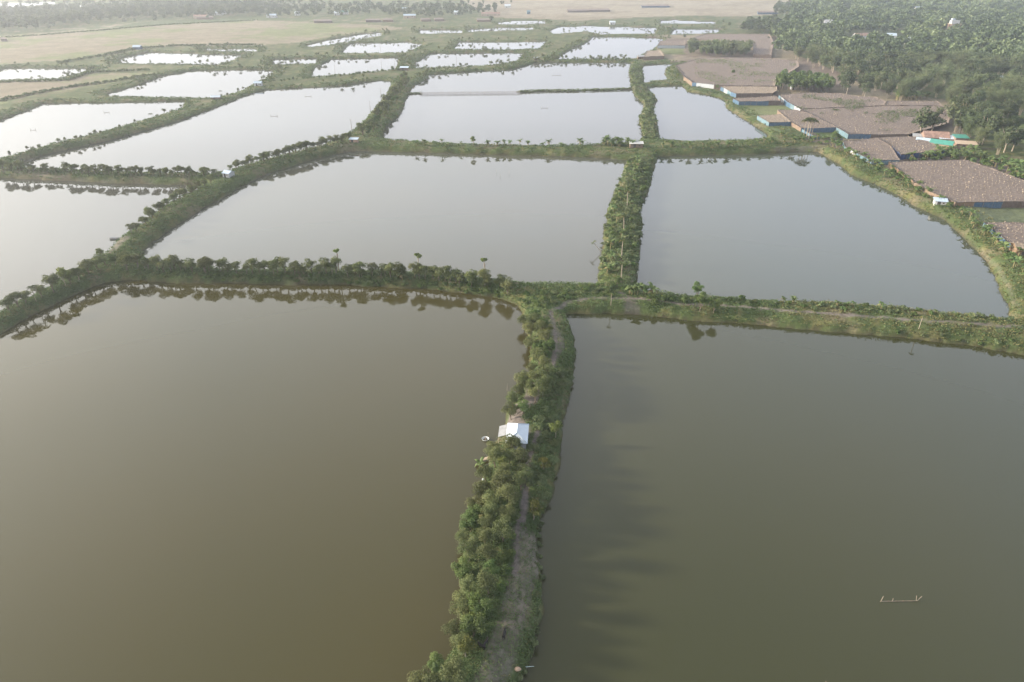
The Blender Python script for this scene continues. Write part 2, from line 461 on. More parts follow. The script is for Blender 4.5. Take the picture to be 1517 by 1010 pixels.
# ------------------------------------------------------------------ land use (photo outlines put on the ground)
def PG(pts, z=1.5): return [G(x, y, z) for x, y in pts]
TAN = (.170, .146, .103); PALE = (.212, .186, .138); BROWN = (.125, .10, .082); GRASS = (.058, .078, .030); DIRT = (.122, .106, .096)
LIME = (.125, .138, .065); DKG = (.045, .06, .025); MUD = (.11, .09, .062)
FIELDS = [
 (PG([(-400,64),(0,52),(120,43),(250,36),(380,29),(470,32),(560,36),(600,41),(560,46),(480,55),(440,62),(380,66),(240,67),(200,69),(90,88),(0,94),(-400,120)]), TAN, LIME, .52),
 (PG([(-300,140),(0,119),(90,118),(130,108),(225,106),(210,112),(150,125),(100,132),(60,138),(0,153),(-300,215)]), TAN, LIME, .45),
 (PG([(-800,30),(0,46),(60,44),(250,29),(380,25),(560,30),(600,33),(380,28),(120,42),(-800,75)]), TAN, GRASS, .4),
 (PG([(690,0.5),(1160,0.5),(1150,20),(1100,24),(1020,22),(900,27),(860,30),(800,27),(735,25),(700,12)]), PALE, TAN, .5),
 (PG([(600,-40),(1500,-40),(1480,2),(690,2)]), PALE, TAN, .5),
 (PG([(1462,1),(1540,1),(1540,13),(1480,10)]), PALE, TAN, .5),
 (PG([(960,52),(1040,50),(1150,52),(1180,80),(1230,100),(1300,130),(1420,150),(1430,200),(1300,210),(1200,205),(1150,160),(1060,130),(1000,95),(975,75)]), BROWN, TAN, .5),
 (PG([(1180,205),(1300,215),(1420,230),(1540,250),(1540,330),(1400,300),(1300,240)]), BROWN, DIRT, .5),
 (PG([(975,69),(1012,70),(1015,79),(985,79)]), GRASS, LIME, .5),
 (PG([(1095,152),(1170,154),(1185,160),(1150,172),(1105,166)]), (.09,.11,.045), LIME, .4),
 (PG([(1140,188),(1180,186),(1200,205),(1160,206)]), (.08,.105,.05), GRASS, .5),
 (PG([(1203,190),(1250,188),(1260,205),(1215,206)]), (.06,.08,.035), GRASS, .5),
 (PG([(1390,302),(1540,303),(1540,338),(1450,330)]), (.09,.105,.06), DIRT, .55),
]
PATHS = [  # pixel polyline, half width, strength
 ([(774,770),(779,718),(779,702),(783,680),(791,661),(797,640)], .5, 1),
 ([(700,1060),(722,1010),(745,965),(756,930),(768,880),(776,850),(778,820),(774,790)], 1.7, .66),
 ([(764,850),(765,800),(768,760)], .3, 1),
 ([(775,640),(762,620),(768,600),(785,596),(790,570)], 1.3, 1),
 ([(820,545),(823,510),(820,480),(815,462),(838,446),(880,441),(935,442)], .45, .9),
 ([(800,560),(822,530),(832,512),(826,492)], .7, .7),
 ([(912,432),(935,441),(975,446),(1010,450),(1060,452),(1130,457),(1200,463),(1300,470),(1400,478),(1520,486)], .42, 1),
 ([(930,443),(938,452),(948,462)], 1.6, .6),
 ([(545,219),(700,224.5),(800,227.5),(895,231)], 1.5, .95),
 ([(1150,218),(1215,216)], 1.0, .5),
 ([(1395,310),(1440,350),(1480,390),(1500,430),(1512,455)], .35, .35),
 ([(162,371),(182,352)], 1.8, .7),
 ([(0,252),(150,262),(300,267)], .5, .5),
 ([(250,286),(215,318)], .5, .3),
]
PATHW = [([G(x, y, 2.0) for x, y in pl], w, s) for pl, w, s in PATHS]

def land_col(X, Y, Z, sd):
    n = fnoise(X, Y, 9, 31)[:, None]; n2 = fnoise(X, Y, 2.3, 41)[:, None]; n3 = fnoise(X, Y, 60, 51)[:, None]
    g = np.array(GRASS); c = g * (0.7 + .6 * n)
    c = c + (np.array((.12,.11,.05)) - c) * np.clip((n2 - .52) * 4, 0, .7)
    d = np.clip((n - .60) * 6, 0, .6)
    c = c + (np.array(MUD) * 1.2 - c) * d
    for poly, a, b_, th in FIELDS:
        xs = [p[0] for p in poly]; ys = [p[1] for p in poly]
        m = (X > min(xs)) & (X < max(xs)) & (Y > min(ys)) & (Y < max(ys)) & (sd > 3)
        idx = np.nonzero(m)[0]
        if len(idx) == 0: continue
        idx = idx[in_poly(X[idx], Y[idx], poly)]
        w = np.clip((n3[idx] * .65 + n[idx] * .35 - th) * 9 + .2, 0, 1)
        c[idx] = (np.array(a) * (1 - w) + np.array(b_) * w) * (.85 + .3 * n2[idx])
    for pl, w, s in PATHW:
        xs = [p[0] for p in pl]; ys = [p[1] for p in pl]
        m = (X > min(xs) - 8) & (X < max(xs) + 8) & (Y > min(ys) - 8) & (Y < max(ys) + 8)
        idx = np.nonzero(m)[0]
        if len(idx) == 0: continue
        dd, _ = seg_dist(X[idx], Y[idx], pl, False)
        ww = np.clip((w * (.6 + .9 * n2[idx, 0]) - dd) / (.35 + .2 * w) + .5, 0, 1) * s
        c[idx] = c[idx] + (np.array(DIRT) * (.8 + .5 * n2[idx]) - c[idx]) * ww[:, None]
    # wet mud rim
    w = np.clip(1 - Z / .35, 0, 1)[:, None]
    c = c + (np.array((.05,.042,.026)) - c) * w * .85
    return c

# ------------------------------------------------------------------ ground sheet
ys1 = np.concatenate([np.linspace(-57, -8, 18), np.linspace(-6, 0, 5), np.arange(1.0, 250, 1.25), np.arange(250, 480, 2.0), np.arange(480, 1060, 3.4), np.linspace(1070, 1500, 20)])
xs1 = np.concatenate([np.linspace(-1900, -60, 60), np.arange(-50, 1570, 2.8), np.linspace(1580, 3400, 60)])
PX, PY = np.meshgrid(xs1, ys1)
X, Y = Gn(PX, PY, 1.0)
sd = pond_sd(X.ravel(), Y.ravel())
Z = land_h(X.ravel(), Y.ravel(), sd)
C = land_col(X.ravel(), Y.ravel(), Z, sd)
nr, nc = X.shape
I = np.arange(nr * nc).reshape(nr, nc)
F = np.stack([I[1:, :-1].ravel(), I[1:, 1:].ravel(), I[:-1, 1:].ravel(), I[:-1, :-1].ravel()], 1)
V = np.stack([X.ravel(), Y.ravel(), Z], 1)
me = mesh_np('ground', V, F, [m_ground], smooth=True)
point_col(me, 'land', C)
tag(link('ground', me), kind='structure')
GZ_V = V

# water sheets, each pond its own, running a little way under its banks
WCOL = {'front_left': (.042, .038, .0145), 'front_right': (.032, .034, .0150), 'middle_left': (.064, .065, .050), 'middle_right': (.054, .060, .045)}
wm = {}
for k, pts in PW.items():
    col = WCOL.get(k, (.055, .055, .045))
    if col not in wm: wm[col] = water_mat('pond_water', col)
    n = len(pts)
    area = sum(pts[i][0] * pts[(i + 1) % n][1] - pts[(i + 1) % n][0] * pts[i][1] for i in range(n))
    s = 1 if area > 0 else -1
    out = []
    for i in range(n):
        a, p, c = Vector(pts[i - 1]), Vector(pts[i]), Vector(pts[(i + 1) % n])
        n1 = Vector(((p - a).y, -(p - a).x)).normalized(); n2 = Vector(((c - p).y, -(c - p).x)).normalized()
        nn = (n1 + n2); nn = nn.normalized() if nn.length > .3 else n1
        q = p + nn * 1.5 * s
        out.append((q.x, q.y, 0.0))
    if s < 0: out = out[::-1]
    me = bpy.data.meshes.new('pond'); me.from_pydata(out, [], [tuple(range(n))]); me.materials.append(wm[col]); me.update()
    tag(link('pond', me), kind='structure')

# haze
HAZE_D = 0.00021
m = bpy.data.materials.new('haze'); m.use_nodes = True; nt = m.node_tree
nt.nodes.remove(nt.nodes['Principled BSDF'])
pv = nt.nodes.new('ShaderNodeVolumePrincipled')
pv.inputs['Color'].default_value = (.86, .91, 1.0, 1); pv.inputs['Density'].default_value = HAZE_D
pv.inputs['Anisotropy'].default_value = 0.55
nt.links.new(pv.outputs[0], nt.nodes['Material Output'].inputs['Volume'])
ext = max(abs(V[:, 0]).max(), V[:, 1].max()) + 50
o = MB().box((0, ext / 2 - 150, 37), (2 * ext, ext + 400, 80)).build('haze', m)
tag(o, kind='stuff')
print('extent', ext)
# ------------------------------------------------------------------ foliage meshes
def leaf_quads(P, N, size, aspect=0.6, rng=R, bend=0.0):
    n = len(P)
    N = N / (np.linalg.norm(N, axis=1, keepdims=True) + 1e-9)
    A = rng.normal(size=(n, 3)); A -= (A * N).sum(1, keepdims=True) * N
    A /= (np.linalg.norm(A, axis=1, keepdims=True) + 1e-9)
    B = np.cross(N, A)
    s = np.asarray(size).reshape(-1, 1) * np.ones((n, 1))
    A = A * s * .5; B = B * s * .5 * aspect
    V = np.empty((n, 4, 3)); V[:, 0] = P - A; V[:, 1] = P - B * .9; V[:, 2] = P + A; V[:, 3] = P + B
    if bend: V[:, 0, 2] -= s[:, 0] * bend; V[:, 2, 2] -= s[:, 0] * bend
    return V.reshape(-1, 3), np.arange(4 * n).reshape(n, 4)

def sph(n, rng=R):
    v = rng.normal(size=(n, 3)); return v / np.linalg.norm(v, axis=1, keepdims=True)

def crown_pts(r, h, z0, lobes, n, rng, droop=0.0, lobe_r=(.28, .45)):
    """leaf places on the skins of many lobes that together fill an uneven crown"""
    c = sph(lobes, rng) * (rng.random((lobes, 1)) ** .45) * np.array([r * .72, r * .72, h * .36])
    c[:, 2] += z0 + h * .5
    lr = rng.uniform(lobe_r[0], lobe_r[1], lobes) * r
    w = lr ** 2; idx = rng.choice(lobes, n, p=w / w.sum())
    d = sph(n, rng); d[:, 2] = np.where(d[:, 2] < -.35, -d[:, 2] * .6, d[:, 2])
    rad = lr[idx] * (0.66 + .5 * rng.random(n) ** 1.3)
    P = c[idx] + d * rad[:, None] * np.array([1, 1, .85])
    N = d * .8 + rng.normal(size=(n, 3)) * .55 + np.array([0, 0, .35])
    T = np.clip(rng.random(lobes)[idx] * .55 + rng.random(n) * .45, 0, 1)
    return P, N, T

def foliage(name, P, N, T, size, mat, aspect=.6, rng=R, bend=0.0):
    if len(P) < 900: aspect = max(aspect, .85)
    V, F = leaf_quads(P, N, size, aspect, rng, bend)
    me = mesh_np(name, V, F, [mat]); face_attr(me, 'tint', T)
    return me

def trunk_me(name, mat, h, r, limbs, spread, rng, zt=None):
    mb = MB(); zt = zt or h * .55
    mb.tube([(0, 0, -.3), (rng.uniform(-.1, .1), rng.uniform(-.1, .1), zt * .5), (rng.uniform(-.2, .2), rng.uniform(-.2, .2), zt)], [r * 1.25, r, r * .8], 6)
    for i in range(limbs):
        a = i * 2 * math.pi / limbs + rng.uniform(-.4, .4); e = spread * rng.uniform(.6, 1)
        mb.tube([(0, 0, zt * .75), (math.cos(a) * e * .45, math.sin(a) * e * .45, zt + (h - zt) * .3), (math.cos(a) * e, math.sin(a) * e, zt + (h - zt) * .7)], [r * .7, r * .45, r * .18], 5)
    return mb.me(name, mat)

M_bark = plain('bark', (.13, .105, .08), .95, .3, 3)
M_barkp = plain('pale_bark', (.27, .23, .18), .95, .25, 3)
M_mango = leaf_mat('mango_leaves', (0.048, 0.066, 0.025), (0.131, 0.148, 0.057), (0.205, 0.194, 0.085))
M_green = leaf_mat('green_leaves', (0.043, 0.075, 0.023), (0.103, 0.146, 0.046), (0.160, 0.182, 0.063))
M_lime = leaf_mat('lime_leaves', (.075, .105, .026), (.135, .165, .045), (.18, .19, .06))
M_yell = leaf_mat('yellow_green_leaves', (.085, .095, .022), (.15, .145, .04), (.2, .17, .05))
M_ban = leaf_mat('banana_leaves', (.065, .105, .035), (.120, .165, .062), (.19, .165, .085), .35)
M_dry = leaf_mat('dry_leaves', (.17, .12, .065), (.25, .19, .11), None)
M_vine = leaf_mat('vine_leaves', (0.066, 0.097, 0.041), (0.142, 0.171, 0.080), (0.217, 0.211, 0.114))
M_palm = leaf_mat('palm_leaves', (.04, .06, .022), (.09, .105, .035), (.19, .15, .05))
M_bamb = leaf_mat('bamboo_leaves', (0.060, 0.086, 0.040), (0.128, 0.155, 0.075), (0.174, 0.178, 0.093))
M_dark = leaf_mat('dark_leaves', (0.037, 0.054, 0.026), (0.084, 0.111, 0.051), (0.128, 0.137, 0.064))
M_cover = leaf_mat('weed_leaves', (0.046, 0.075, 0.027), (0.108, 0.148, 0.057), (0.171, 0.177, 0.080), .25, 0)
M_grassb = leaf_mat('dry_grass', (.085, .095, .035), (.16, .155, .065), (.22, .19, .10), .25, 0)

def gen_tree(kind, lod, seed):
    """returns (trunk mesh or None, crown mesh) for a unit plant of natural size"""
    rng = np.random.default_rng(seed)
    L = {'near': (1.0, 1.0), 'mid': (.36, 1.65), 'far': (.12, 2.2), 'vfar': (.028, 3.9)}[lod]
    q = lambda n: max(12, int(n * L[0]))
    if kind == 'mango':
        h, r = 4.6, 2.0
        P, N, T = crown_pts(r, 3.5, 1.2, 17, q(4200), rng)
        cr = foliage('crown', P, N, T, rng.uniform(.13, .24, len(P)) * L[1], M_mango, .5, rng)
        tr = trunk_me('trunk', M_bark, h, .11, 4, 1.2, rng, 1.3)
    elif kind == 'green':
        h, r = 4.2, 1.7
        P, N, T = crown_pts(r, 3.4, .8, 15, q(3600), rng)
        cr = foliage('crown', P, N, T, rng.uniform(.13, .24, len(P)) * L[1], M_green, .6, rng)
        tr = trunk_me('trunk', M_bark, h, .09, 4, 1.0, rng, 1.0)
    elif kind in ('lime', 'yellow'):
        h, r = 4.0, 1.5
        P, N, T = crown_pts(r, 2.9, 1.2, 9, q(1500), rng, lobe_r=(.32, .5))
        cr = foliage('crown', P, N, T, rng.uniform(.16, .28, len(P)) * L[1], M_lime if kind == 'lime' else M_yell, .55, rng)
        tr = trunk_me('trunk', M_barkp, h, .07, 4, .8, rng, 1.3)
    elif kind == 'topknot':
        P, N, T = crown_pts(.75, 1.5, 4.1, 6, q(700), rng, lobe_r=(.35, .6))
        cr = foliage('crown', P, N, T, rng.uniform(.16, .28, len(P)) * L[1], M_lime, .55, rng)
        tr = trunk_me('trunk', M_barkp, 4.8, .11, 2, .4, rng, 4.2)
    elif kind == 'shrub':
        P, N, T = crown_pts(1.25, 1.7, -.1, 10, q(900), rng)
        cr = foliage('foliage', P, N, T, rng.uniform(.16, .28, len(P)) * L[1], M_green, .6, rng)
        tr = None
    elif kind == 'vine':
        P, N, T = crown_pts(1.4, 1.5, -.2, 12, q(1000), rng, lobe_r=(.22, .42))
        cr = foliage('foliage', P, N, T, rng.uniform(.14, .26, len(P)) * L[1], M_vine, .6, rng)
        tr = None
    elif kind == 'forest':
        h, r = 10.5, 4.2
        P, N, T = crown_pts(r, 8.4, 1.8, 22, q(5200), rng)
        cr = foliage('crown', P, N, T, rng.uniform(.28, .5, len(P)) * L[1], M_dark, .65, rng)
        tr = trunk_me('trunk', M_barkp, h, .24, 5, 2.6, rng, 3.6)
    elif kind == 'bamboo':
        # a clump of culms that arch outwards, each with a feathery plume
        h = 11.0; cul = 26; P = []; T = []
        n = q(5200) // cul + 1
        for i in range(cul):
            a = rng.uniform(0, 6.283); e = rng.uniform(.8, 4.2); hh = h * rng.uniform(.7, 1.02)
            t = rng.uniform(.28, 1, n) ** .8
            x = math.cos(a) * e * t ** 2.1; y = math.sin(a) * e * t ** 2.1; z = hh * (t - .13 * t ** 4)
            w = (.35 + .75 * np.sin(np.clip(t, 0, 1) * 3.0))
            P.append(np.stack([x, y, z], 1) + rng.normal(size=(n, 3)) * w[:, None] * np.array([.62, .62, .45]))
            T.append(np.clip(rng.uniform(0, .6) + rng.random(n) * .45, 0, 1))
        P = np.concatenate(P); T = np.concatenate(T)
        N = rng.normal(size=P.shape) * .7 + np.array([0, 0, .6])
        cr = foliage('crown', P, N, T, rng.uniform(.3, .52, len(P)) * L[1], M_bamb, .4, rng, .12)
        mb = MB()
        for i in range(9 if lod in ('near', 'mid') else 4):
            a = i * .7; mb.tube([(math.cos(a) * .4, math.sin(a) * .4, -.3), (math.cos(a) * .7, math.sin(a) * .7, 4.0), (math.cos(a) * 1.6, math.sin(a) * 1.6, 7.5)], [.07, .06, .04], 4)
        tr = mb.me('culms', M_barkp)
    return tr, cr

def gen_banana(seed, lod='mid', dry=False):
    rng = np.random.default_rng(seed)
    mb = MB(); st = [(0, 0, 0)] if rng.random() < .6 else [(0, 0, 0), (.55, .2, 0)]
    V = []; F = []; T = []
    for sx, sy, _ in st:
        h = rng.uniform(1.1, 1.7); lean = rng.uniform(-.2, .2)
        mb.tube([(sx, sy, -.3), (sx + lean * .5, sy, h * .6), (sx + lean, sy, h)], [.13, .11, .07], 6)
        nl = 8 if lod == 'near' else 7
        for i in range(nl):
            a = i * 2.4 + rng.uniform(-.3, .3); ln = rng.uniform(1.5, 2.2); wd = rng.uniform(.28, .40); up = rng.uniform(.75, 1.7)
            old = i < 2
            if old: up = rng.uniform(.0, .4); ln *= .7
            k = 5; b = len(V)
            tt = .15 + rng.random() * .6 if not (old and rng.random() < .5) else .98
            for j in range(k + 1):
                t = j / k
                rr = ln * (t * .82); z = h + ln * (up * t - (up * .62 + .42) * t * t)
                c = Vector((sx + lean + math.cos(a) * rr, sy + math.sin(a) * rr, z))
                w = wd * math.sin(min(1, t * 1.1 + .12) * 2.9) * (1.0 if t < .99 else .1) + .02
                s_ = Vector((-math.sin(a), math.cos(a), 0)) * w
                V += [c - s_ - Vector((0, 0, w * .35)), c, c + s_ - Vector((0, 0, w * .35))]
            for j in range(k):
                q0 = b + j * 3
                F += [(q0, q0 + 1, q0 + 4, q0 + 3), (q0 + 1, q0 + 2, q0 + 5, q0 + 4)]; T += [tt, tt + .05]
    me = mesh_np('leaves', [tuple(v) for v in V], F, [M_dry if dry else M_ban]); face_attr(me, 'tint', T)
    return mb.me('stem', M_dry if False else plain_stem), me

plain_stem = plain('banana_stem', (.17, .15, .075), .8, .3, 4)

def gen_palm(seed, h=6.0, fr=13, fl=1.8):
    rng = np.random.default_rng(seed)
    mb = MB(); mb.tube([(0, 0, -.3), (.05, 0, h * .5), (.15, .05, h)], [.13, .09, .08], 6)
    P = []; N = []; T = []; S = []
    V = []; F = []; Tt = []
    for i in range(fr):
        a = i * 2.4; up = rng.uniform(-.1, 1.1); ln = fl * rng.uniform(.8, 1.1)
        old = 1.0 if up < .05 else rng.uniform(.1, .6)
        for j in range(9):
            t = (j + 1) / 9
            c = np.array([.15 + math.cos(a) * ln * t * .85, .05 + math.sin(a) * ln * t * .85, h + ln * (up * t - (.5 + up * .6) * t * t)])
            for s_ in (-1, 1):
                w = .42 * fl / 1.8 * (1 - .5 * t)
                side = np.array([-math.sin(a) * s_, math.cos(a) * s_, -.55]) * w
                fw = np.array([math.cos(a), math.sin(a), 0]) * .10 * fl
                b = len(V); V += [c, c + fw, c + side + fw * 1.6, c + side + fw * .8]
                F.append((b, b + 1, b + 2, b + 3)); Tt.append(old)
    me = mesh_np('fronds', V, F, [M_palm]); face_attr(me, 'tint', Tt)
    return mb.me('trunk', M_barkp), me

VAR = {}
def variant(kind, lod, i):
    k = (kind, lod, i)
    if k not in VAR:
        s = hash(k[1]) if False else (sum(ord(c) for c in kind + lod) * 31 + i * 97)
        if kind == 'banana': VAR[k] = gen_banana(s, lod)
        elif kind == 'palm': VAR[k] = gen_palm(s)
        elif kind == 'papaya': VAR[k] = gen_palm(s, 4.2, 9, 1.0)
        elif kind == 'coconut': VAR[k] = gen_palm(s, 7.5, 16, 2.8)
        else: VAR[k] = gen_tree(kind, lod, s)
    return VAR[k]

def lod_of(x, y):
    d = math.hypot(x, y)
    return 'near' if d < 150 else 'mid' if d < 340 else 'far' if d < 800 else 'vfar'

NAMES = {'mango': ('mango_tree', 'tree', 'trunk', 'crown'), 'green': ('leafy_tree', 'tree', 'trunk', 'crown'), 'lime': ('light_green_tree', 'tree', 'trunk', 'crown'),
         'yellow': ('yellow_green_tree', 'tree', 'trunk', 'crown'), 'shrub': ('shrub', 'shrub', None, 'foliage'), 'vine': ('vine_covered_bush', 'bush', None, 'foliage'), 'forest': ('woodland_tree', 'tree', 'trunk', 'crown'),
         'bamboo': ('bamboo_clump', 'bamboo', 'culms', 'crown'), 'banana': ('banana_plant', 'banana plant', 'stem', 'leaves'), 'palm': ('areca_palm', 'palm', 'trunk', 'fronds'),
         'topknot': ('thin_tree', 'tree', 'trunk', 'crown'),
         'papaya': ('papaya_tree', 'tree', 'trunk', 'crown'), 'coconut': ('coconut_palm', 'palm', 'trunk', 'fronds')}
COUNT = {}
def plant(kind, x, y, label, group=None, s=1.0, sz=1.0, z=None, parts=True, lod=None):
    lod = lod or lod_of(x, y)
    nv = 5 if kind in ('mango', 'forest', 'bamboo', 'green') else 4
    tr, cr = variant(kind, lod, rnd.randrange(nv))
    nm, cat, tn, cn = NAMES[kind]
    if z is None: z = hz1(x, y)
    COUNT[kind] = COUNT.get(kind, 0) + 1
    rz = rnd.uniform(0, 6.283)
    if tr is None or not parts:
        o = link(nm, cr)
    else:
        o = bpy.data.objects.new(nm, None); COL.objects.link(o); o.empty_display_size = .3
        link(tn, tr, o); link(cn, cr, o)
    o.location = (x, y, z - .05); o.rotation_euler = (rnd.uniform(-.05, .05), rnd.uniform(-.05, .05), rz); o.scale = (s, s, s * sz)
    return tag(o, label, cat, group)

def plant_px(kind, px, py, label, group=None, **k):
    x, y = hit(px, py)
    return plant(kind, x, y, label, group, **k)

def along(pl, n, jit=0.0):
    """n places spread evenly along a pixel polyline, in metres"""
    Q = []
    for (a0, b0), (a1, b1) in zip(pl, pl[1:]):
        for j in range(6): Q.append((a0 + (a1 - a0) * j / 6, b0 + (b1 - b0) * j / 6))
    Q.append(pl[-1])
    W = [hit(a, b_) for a, b_ in Q]
    L = [0]
    for a, b_ in zip(W, W[1:]): L.append(L[-1] + max(.01, math.hypot(b_[0] - a[0], b_[1] - a[1])))
    out = []
    for i in range(n):
        t = (i + .5 + rnd.uniform(-.4, .4)) / n * L[-1]
        k = max(j for j in range(len(L)) if L[j] <= t)
        k = min(k, len(W) - 2); f = (t - L[k]) / (L[k + 1] - L[k])
        out.append((W[k][0] + (W[k + 1][0] - W[k][0]) * f + rnd.uniform(-jit, jit), W[k][1] + (W[k + 1][1] - W[k][1]) * f + rnd.uniform(-jit, jit)))
    return out

def scatter(poly_px, dist, n_try=4000, land=True, minsd=.8, holes=()):
    W = [G(p[0], p[1], 1.6) for p in poly_px]
    H = [[G(p[0], p[1], 1.6) for p in h] for h in holes]
    xs = [p[0] for p in W]; ys = [p[1] for p in W]
    X = R.uniform(min(xs), max(xs), n_try); Y = R.uniform(min(ys), max(ys), n_try)
    m = in_poly(X, Y, W)
    for h in H: m &= ~in_poly(X, Y, h)
    X, Y = X[m], Y[m]
    if land and len(X):
        s_ = pond_sd(X, Y); X, Y = X[s_ > minsd], Y[s_ > minsd]
    cell = {}; out = []
    for x, y in zip(X, Y):
        i, j = int(x // dist), int(y // dist)
        if any((x - a) ** 2 + (y - b) ** 2 < dist * dist for u in (i - 1, i, i + 1) for v in (j - 1, j, j + 1) for a, b in cell.get((u, v), ())): continue
        cell.setdefault((i, j), []).append((x, y)); out.append((float(x), float(y)))
    return out
# ------------------------------------------------------------------ planting
# front dyke: dense mango belt on its left side
UP = [(770,478),(800,476),(814,520),(812,560),(806,590),(790,604),(768,628),(752,622),(757,604),(770,580),(786,556),(789,528)]
LOW = [(736,662),(768,672),(775,700),(772,735),(757,752),(748,790),(746,850),(738,888),(716,922),(704,950),(698,975),(684,1010),(660,1075),(618,1110),(572,1112),(604,1035),(645,970),(674,920),(674,880),(676,840),(688,800),(700,766),(708,730),(716,690)]
for i, (x, y) in enumerate(scatter(LOW, 2.0, minsd=.2)):
    k = 'mango' if rnd.random() < .78 else 'green'
    plant(k, x, y, 'grey green mango tree of the belt below the tin hut' if k == 'mango' else 'fresh green tree of the belt below the tin hut', 'trees of the lower belt on the front dyke, ' + k, s=rnd.uniform(.66, 1.0))
for i, (x, y) in enumerate(scatter(UP, 2.2, minsd=.2)):
    k = 'mango' if rnd.random() < .7 else 'green'
    plant(k, x, y, '%s crowded between the dyke junction and the tin hut' % ('olive mango tree' if k == 'mango' else 'fresh green tree'), 'trees of the upper belt on the front dyke, ' + k, s=rnd.uniform(.72, .98))
for x, y in scatter(LOW, 5.5, minsd=1.0):
    plant(rnd.choice(['lime', 'banana', 'vine']), x, y, 'lighter plant showing between the mangoes of the lower belt', 'lighter plants in the lower belt', s=rnd.uniform(.7, 1.05))
MIDB = [(752,760),(764,765),(760,800),(757,850),(752,880),(742,888),(746,850),(748,800)]
for x, y in scatter(MIDB, 1.5, minsd=1):
    plant('shrub', x, y, 'low dark green bush between the mango belt and the worn path', 'bushes beside the worn path', s=rnd.uniform(.7, 1.05))
for px, py, k, s, lab in [
    (790,770,'yellow',.92,'yellow green tree on a thin bare trunk beside the worn path'),
    (823,648,'lime',.85,'round light green tree on the right bank level with the tin hut'),
    (806,700,'yellow',.75,'small olive yellow tree on the right bank just below the tin hut'),
    (805,568,'yellow',.8,'golden tinged tree on the dyke above the tin hut'),
    (748,700,'lime',.8,'fresh green tree in the belt just below the tin hut'),
    (704,912,'lime',.85,'bright lime tipped tree at the bend above the bare soil'),
    (690,975,'yellow',.85,'yellow green tree low in the front belt beside the bare soil'),
    (812,500,'lime',.8,'light green tree close below the dyke junction'),
    (726,735,'lime',.6,'pale green sapling at the water side of the lower belt')]:
    plant_px(k, px, py, lab, s=s)
plant_px('banana', 803, 560, 'tall banana plant with pale arching leaves among the upper belt trees', s=1.1)
plant_px('banana', 815, 520, 'single young banana plant beside the footpath below the junction', s=.8)
plant_px('banana', 744, 765, 'banana plant with one arched leaf in the lower belt', s=.9)
plant_px('papaya', 757, 750, 'papaya tree on a tall pale stem beside the worn path', s=.9)
plant_px('banana', 712, 690, 'bright green banana plant leaning over the water below the round tub', s=.8)
# right bank of the front dyke: dusty shrubs
RB = [(815,560),(848,545),(848,575),(836,612),(828,650),(824,690),(815,728),(805,755),(796,745),(783,720),(786,690),(796,655),(800,620),(802,590)]
for x, y in scatter(RB, 1.75, minsd=.5):
    plant('vine', x, y, 'dusty green shrub on the right bank of the front dyke', 'shrubs on the right bank of the front dyke', s=rnd.uniform(.6, 1.0))
RB2 = [(804,758),(797,775),(793,800),(793,850),(792,885),(788,920),(783,955),(773,985),(758,1010),(746,1030),(764,1040),(780,1010),(792,984),(801,953),(806,915),(809,868),(808,800),(812,768)]
for x, y in scatter(RB2, 1.15, minsd=.05):
    plant('vine', x, y, 'pale bush hanging over the right water edge of the front dyke', 'waterside bushes along the bare soil', s=rnd.uniform(.38, .62))
JN = [(790,440),(880,425),(925,430),(905,442),(860,440),(830,448),(800,462),(770,450),(768,436)]
for x, y in scatter(JN, 1.8):
    plant(rnd.choice(['shrub', 'vine']), x, y, 'green bush at the junction of the four dykes', 'bushes at the dyke junction', s=rnd.uniform(.5, .85))

# front left dyke
for px, py, k, s, lab in [
    (14,462,'mango',.75,'round mango tree nearest the left frame edge on the left dyke'), (28,456,'mango',.85,'second mango tree from the left frame edge on the left dyke'),
    (40,451,'mango',.75,'mango tree between the left end tree and the spiky palm'), (62,441,'mango',.7,'mango tree just right of the spiky palm on the left dyke'),
    (80,433,'mango',1.0,'widest dark mango tree of the left dyke standing slightly apart'), (97,423,'lime',1.0,'tall yellow tipped tree behind the wide mango on the left dyke'),
    (105,421,'mango',.75,'small mango tree under the yellow tipped tree'), (118,415,'mango',.8,'mango tree halfway between the yellow tipped tree and the junction'),
    (132,407,'mango',.85,'mango tree rising to the left dyke junction, lower one'), (145,401,'mango',.8,'mango tree rising to the left dyke junction, middle one'),
    (157,395,'mango',.85,'mango tree rising to the left dyke junction, upper one'), (172,393,'green',.8,'leafy tree at the very corner of the left dyke junction'),
    (152,383,'lime',.7,'pale feathery tree on the water side of the left dyke junction'), (185,393,'mango',.8,'mango tree at the right side of the left dyke junction')]:
    plant_px(k, px, py, lab, s=s * 1.2, sz=.9)
plant_px('palm', 54, 447, 'spiky dark palm between mango trees on the left dyke', s=.62)
plant_px('banana', 124, 410, 'banana plant with bright upright leaves on the left dyke', s=1.0)
# dyke between the front left and the middle left pond
ROWB = [(190,398),(260,402),(340,404),(420,405),(500,407),(560,410),(620,414),(680,420),(735,428),(765,437)]
for x, y in along(ROWB, 60, .6):
    plant('mango', x, y, 'round headed mango tree in the row along the far bank of the front left pond', 'mango row along the front left pond', s=rnd.choice([.62, .76, .84, .9, .96, 1.04]) * rnd.uniform(.95, 1.06), sz=rnd.uniform(.86, 1.0))
for x, y in along([(200,405),(330,411),(500,414),(640,421),(740,434)], 110, .8):
    plant('shrub', x, y, 'low bush at the foot of the mango row', 'bushes below the mango row', s=rnd.uniform(.38, .62))
for px, py, lab in [(502,402,'thin leaning tree topping the mango row left of centre'), (621,408,'small headed tree standing above the mango row'), (719,416,'spindly light tree above the right end of the mango row')]:
    plant_px('topknot', px, py, lab, s=1.12)
plant_px('banana', 589, 412, 'pale banana plant in the gap of the mango row', s=1.0); plant_px('banana', 596, 413, 'second banana plant in the gap of the mango row', s=.9)
